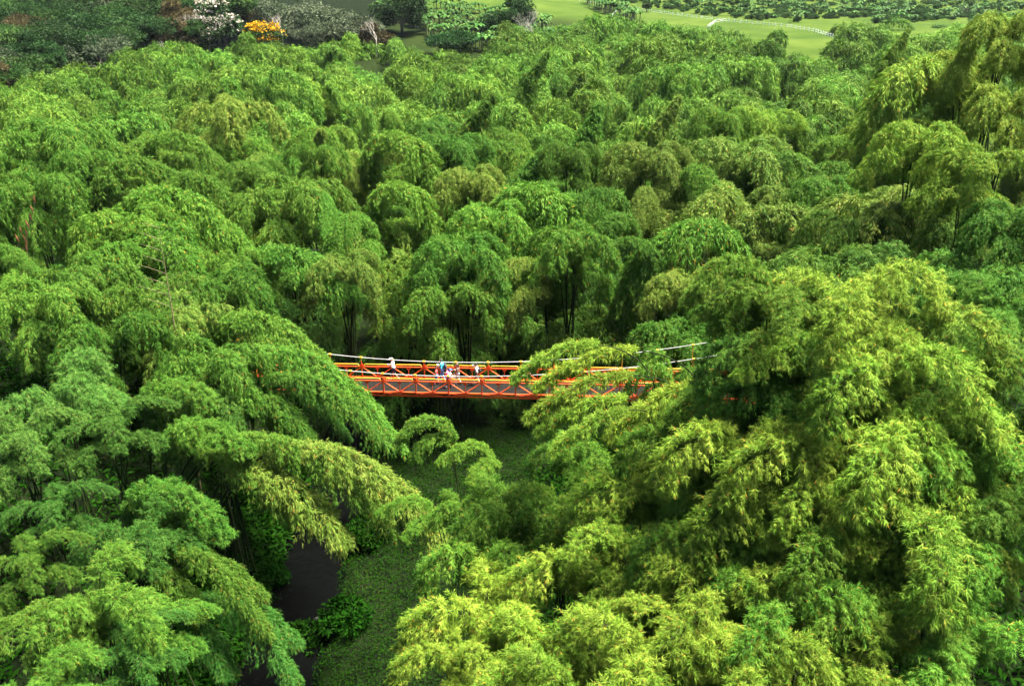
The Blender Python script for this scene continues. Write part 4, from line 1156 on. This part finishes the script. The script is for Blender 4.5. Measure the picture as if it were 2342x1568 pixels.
def bare_culm(px0, py0, px1, py1, Y, nbr, blen, mats, label, sheath=False):
    a = P(px0, py0, Y); b = P(px1, py1, Y); g = gz(a[0], a[1])
    root = tag(link('bare_culm', None, None, (a[0], a[1], g)), label, 'bamboo culm')
    o = np.array([a[0], a[1], g]); rr_ = np.random.RandomState(int(px0))
    q = MB(); bend = np.array([rr_.uniform(-.4, .4), 0, 0])
    q.tube([np.zeros(3), a - o, (a + b) / 2 - o + bend, b - o], [.06, .045, .03, .010], 6); link('culm', q.mesh('culm', [mats]), root)
    for k in range(nbr):
        t = (k + .5) / nbr; p = a * (1 - t) + b * t - o + bend * (1 - abs(2 * t - 1)); s = -1 if k % 2 else 1
        L = blen * rr_.uniform(.6, 1.1) * (1 - .4 * t)
        q = MB()
        if sheath: q.tube([p, p + np.array([s * .05, -.1, .5]) * L, p + np.array([s * .12, -.15, 1.0]) * L], [.05, .06, .01], 5)
        else: q.tube([p, p + np.array([s * .55, -.15, .30]) * L, p + np.array([s * 1.0, -.2, .45]) * L], [.022, .016, .005], 4)
        link('sheath' if sheath else 'branch', q.mesh('branch', [SHEATH if sheath else mats]), root)
bare_culm(395, 720, 362, 515, 54, 16, 2.3, DRYCULM, 'leafless young bamboo culm with thin side branches in front of left bamboos')
bare_culm(62, 620, 82, 455, 70, 9, 1.1, DRYCULM, 'thin bamboo shoot with orange sheaths at the left edge', True)
bare_culm(48, 630, 50, 520, 70, 5, 1.0, DRYCULM, 'shorter bamboo shoot with orange sheaths just beside the taller shoot', True)
for i, (x0, y0, x1, y1, Y) in enumerate([(1360, 800, 1340, 660, 67), (1395, 800, 1365, 690, 68), (1250, 800, 1320, 700, 68)][:0]):
    bare_culm(x0, y0, x1, y1, Y, 3, .8, DRYCULM, ['pale bare culm slanting in the dark gap behind the bridge, rightward of two', 'second pale bare culm in the dark gap, nearest the right thicket', 'pale leaning culm crossing the dark gap behind the bridge'][i])

# ------------------------------------------------------------------ labels that single out each bamboo and tree
COLS = [(-999, 300, 'far left'), (300, 640, 'left of the bridge'), (640, 900, "above the bridge's left end"), (900, 1090, 'above the turquoise man'), (1090, 1300, 'above the white-shirted youth'),
        (1300, 1640, "above the bridge's right half"), (1640, 1960, "above the near right thicket's tip"), (1960, 9999, 'far right')]
def rank(p, u, v):
    Y = p[1]
    if Y < 48 and u < 860: return 'near left bank'
    if Y < 48: return 'near right thicket'
    if Y < 65: return 'beside the bridge'
    for y1, w in ((74, 'front rank behind bridge'), (82, 'second rank'), (92, 'third rank'), (103, 'fourth rank'), (115, 'fifth rank'), (128, 'sixth rank'), (9999, 'grove edge')):
        if Y < y1: return w
ORD = ['first', 'second', 'third', 'fourth', 'fifth', 'sixth', 'seventh', 'eighth', 'ninth', 'tenth', 'eleventh', 'twelfth']
groups = {}
for b in BAMBOOS:
    u, v = proj(b[1])
    w = rank(b[1], u, v)
    if w.startswith('near'):
        place = w + (', upper part' if v < 900 else ', middle part' if v < 1200 else ', lowest part')
    else:
        place = w + ', ' + [c[2] for c in COLS if c[0] <= u < c[1]][0]
    key = f"{b[3]} {FORMWORD[b[2]]} bamboo{leanword(b[2], b[4])}, {place}"
    groups.setdefault(key, []).append((u, b))
for key, L_ in groups.items():
    L_.sort(key=lambda t: t[0])
    for i, (u, b) in enumerate(L_):
        lab = key if len(L_) == 1 else key + f", {ORD[min(i, 11)]} from left"
        tag(b[0], lab, 'bamboo', 'bamboos of the gully grove')
tg = {}
for t in TREELIST:
    if t[5]: continue
    u, v = proj(t[1])
    side = 'on the far-left hillside' if u < 640 else 'on the slope by the banana plantation' if u < 1300 else 'beyond the white fence'
    hgt = ('near its foot' if v > 100 else 'halfway up' if v > 40 else 'at the top') if u < 640 else ('upper row' if v < 12 else 'lower row')
    key = ('leafless grey tree' if t[3] == 'bare' else f"{t[3]} {'wide' if t[2] == 'broad' else 'thin-crowned' if t[2] == 'open' else t[2]} tree") + f" {side} {hgt}"
    tg.setdefault(key, []).append((u, t[0]))
for key, L_ in tg.items():
    L_.sort(key=lambda t: t[0])
    for i, (u, r) in enumerate(L_):
        tag(r, key if len(L_) == 1 else key + f", {ORD[min(i, 11)]} from left", 'tree', TR if 'hillside' in key else 'trees by the far fields')
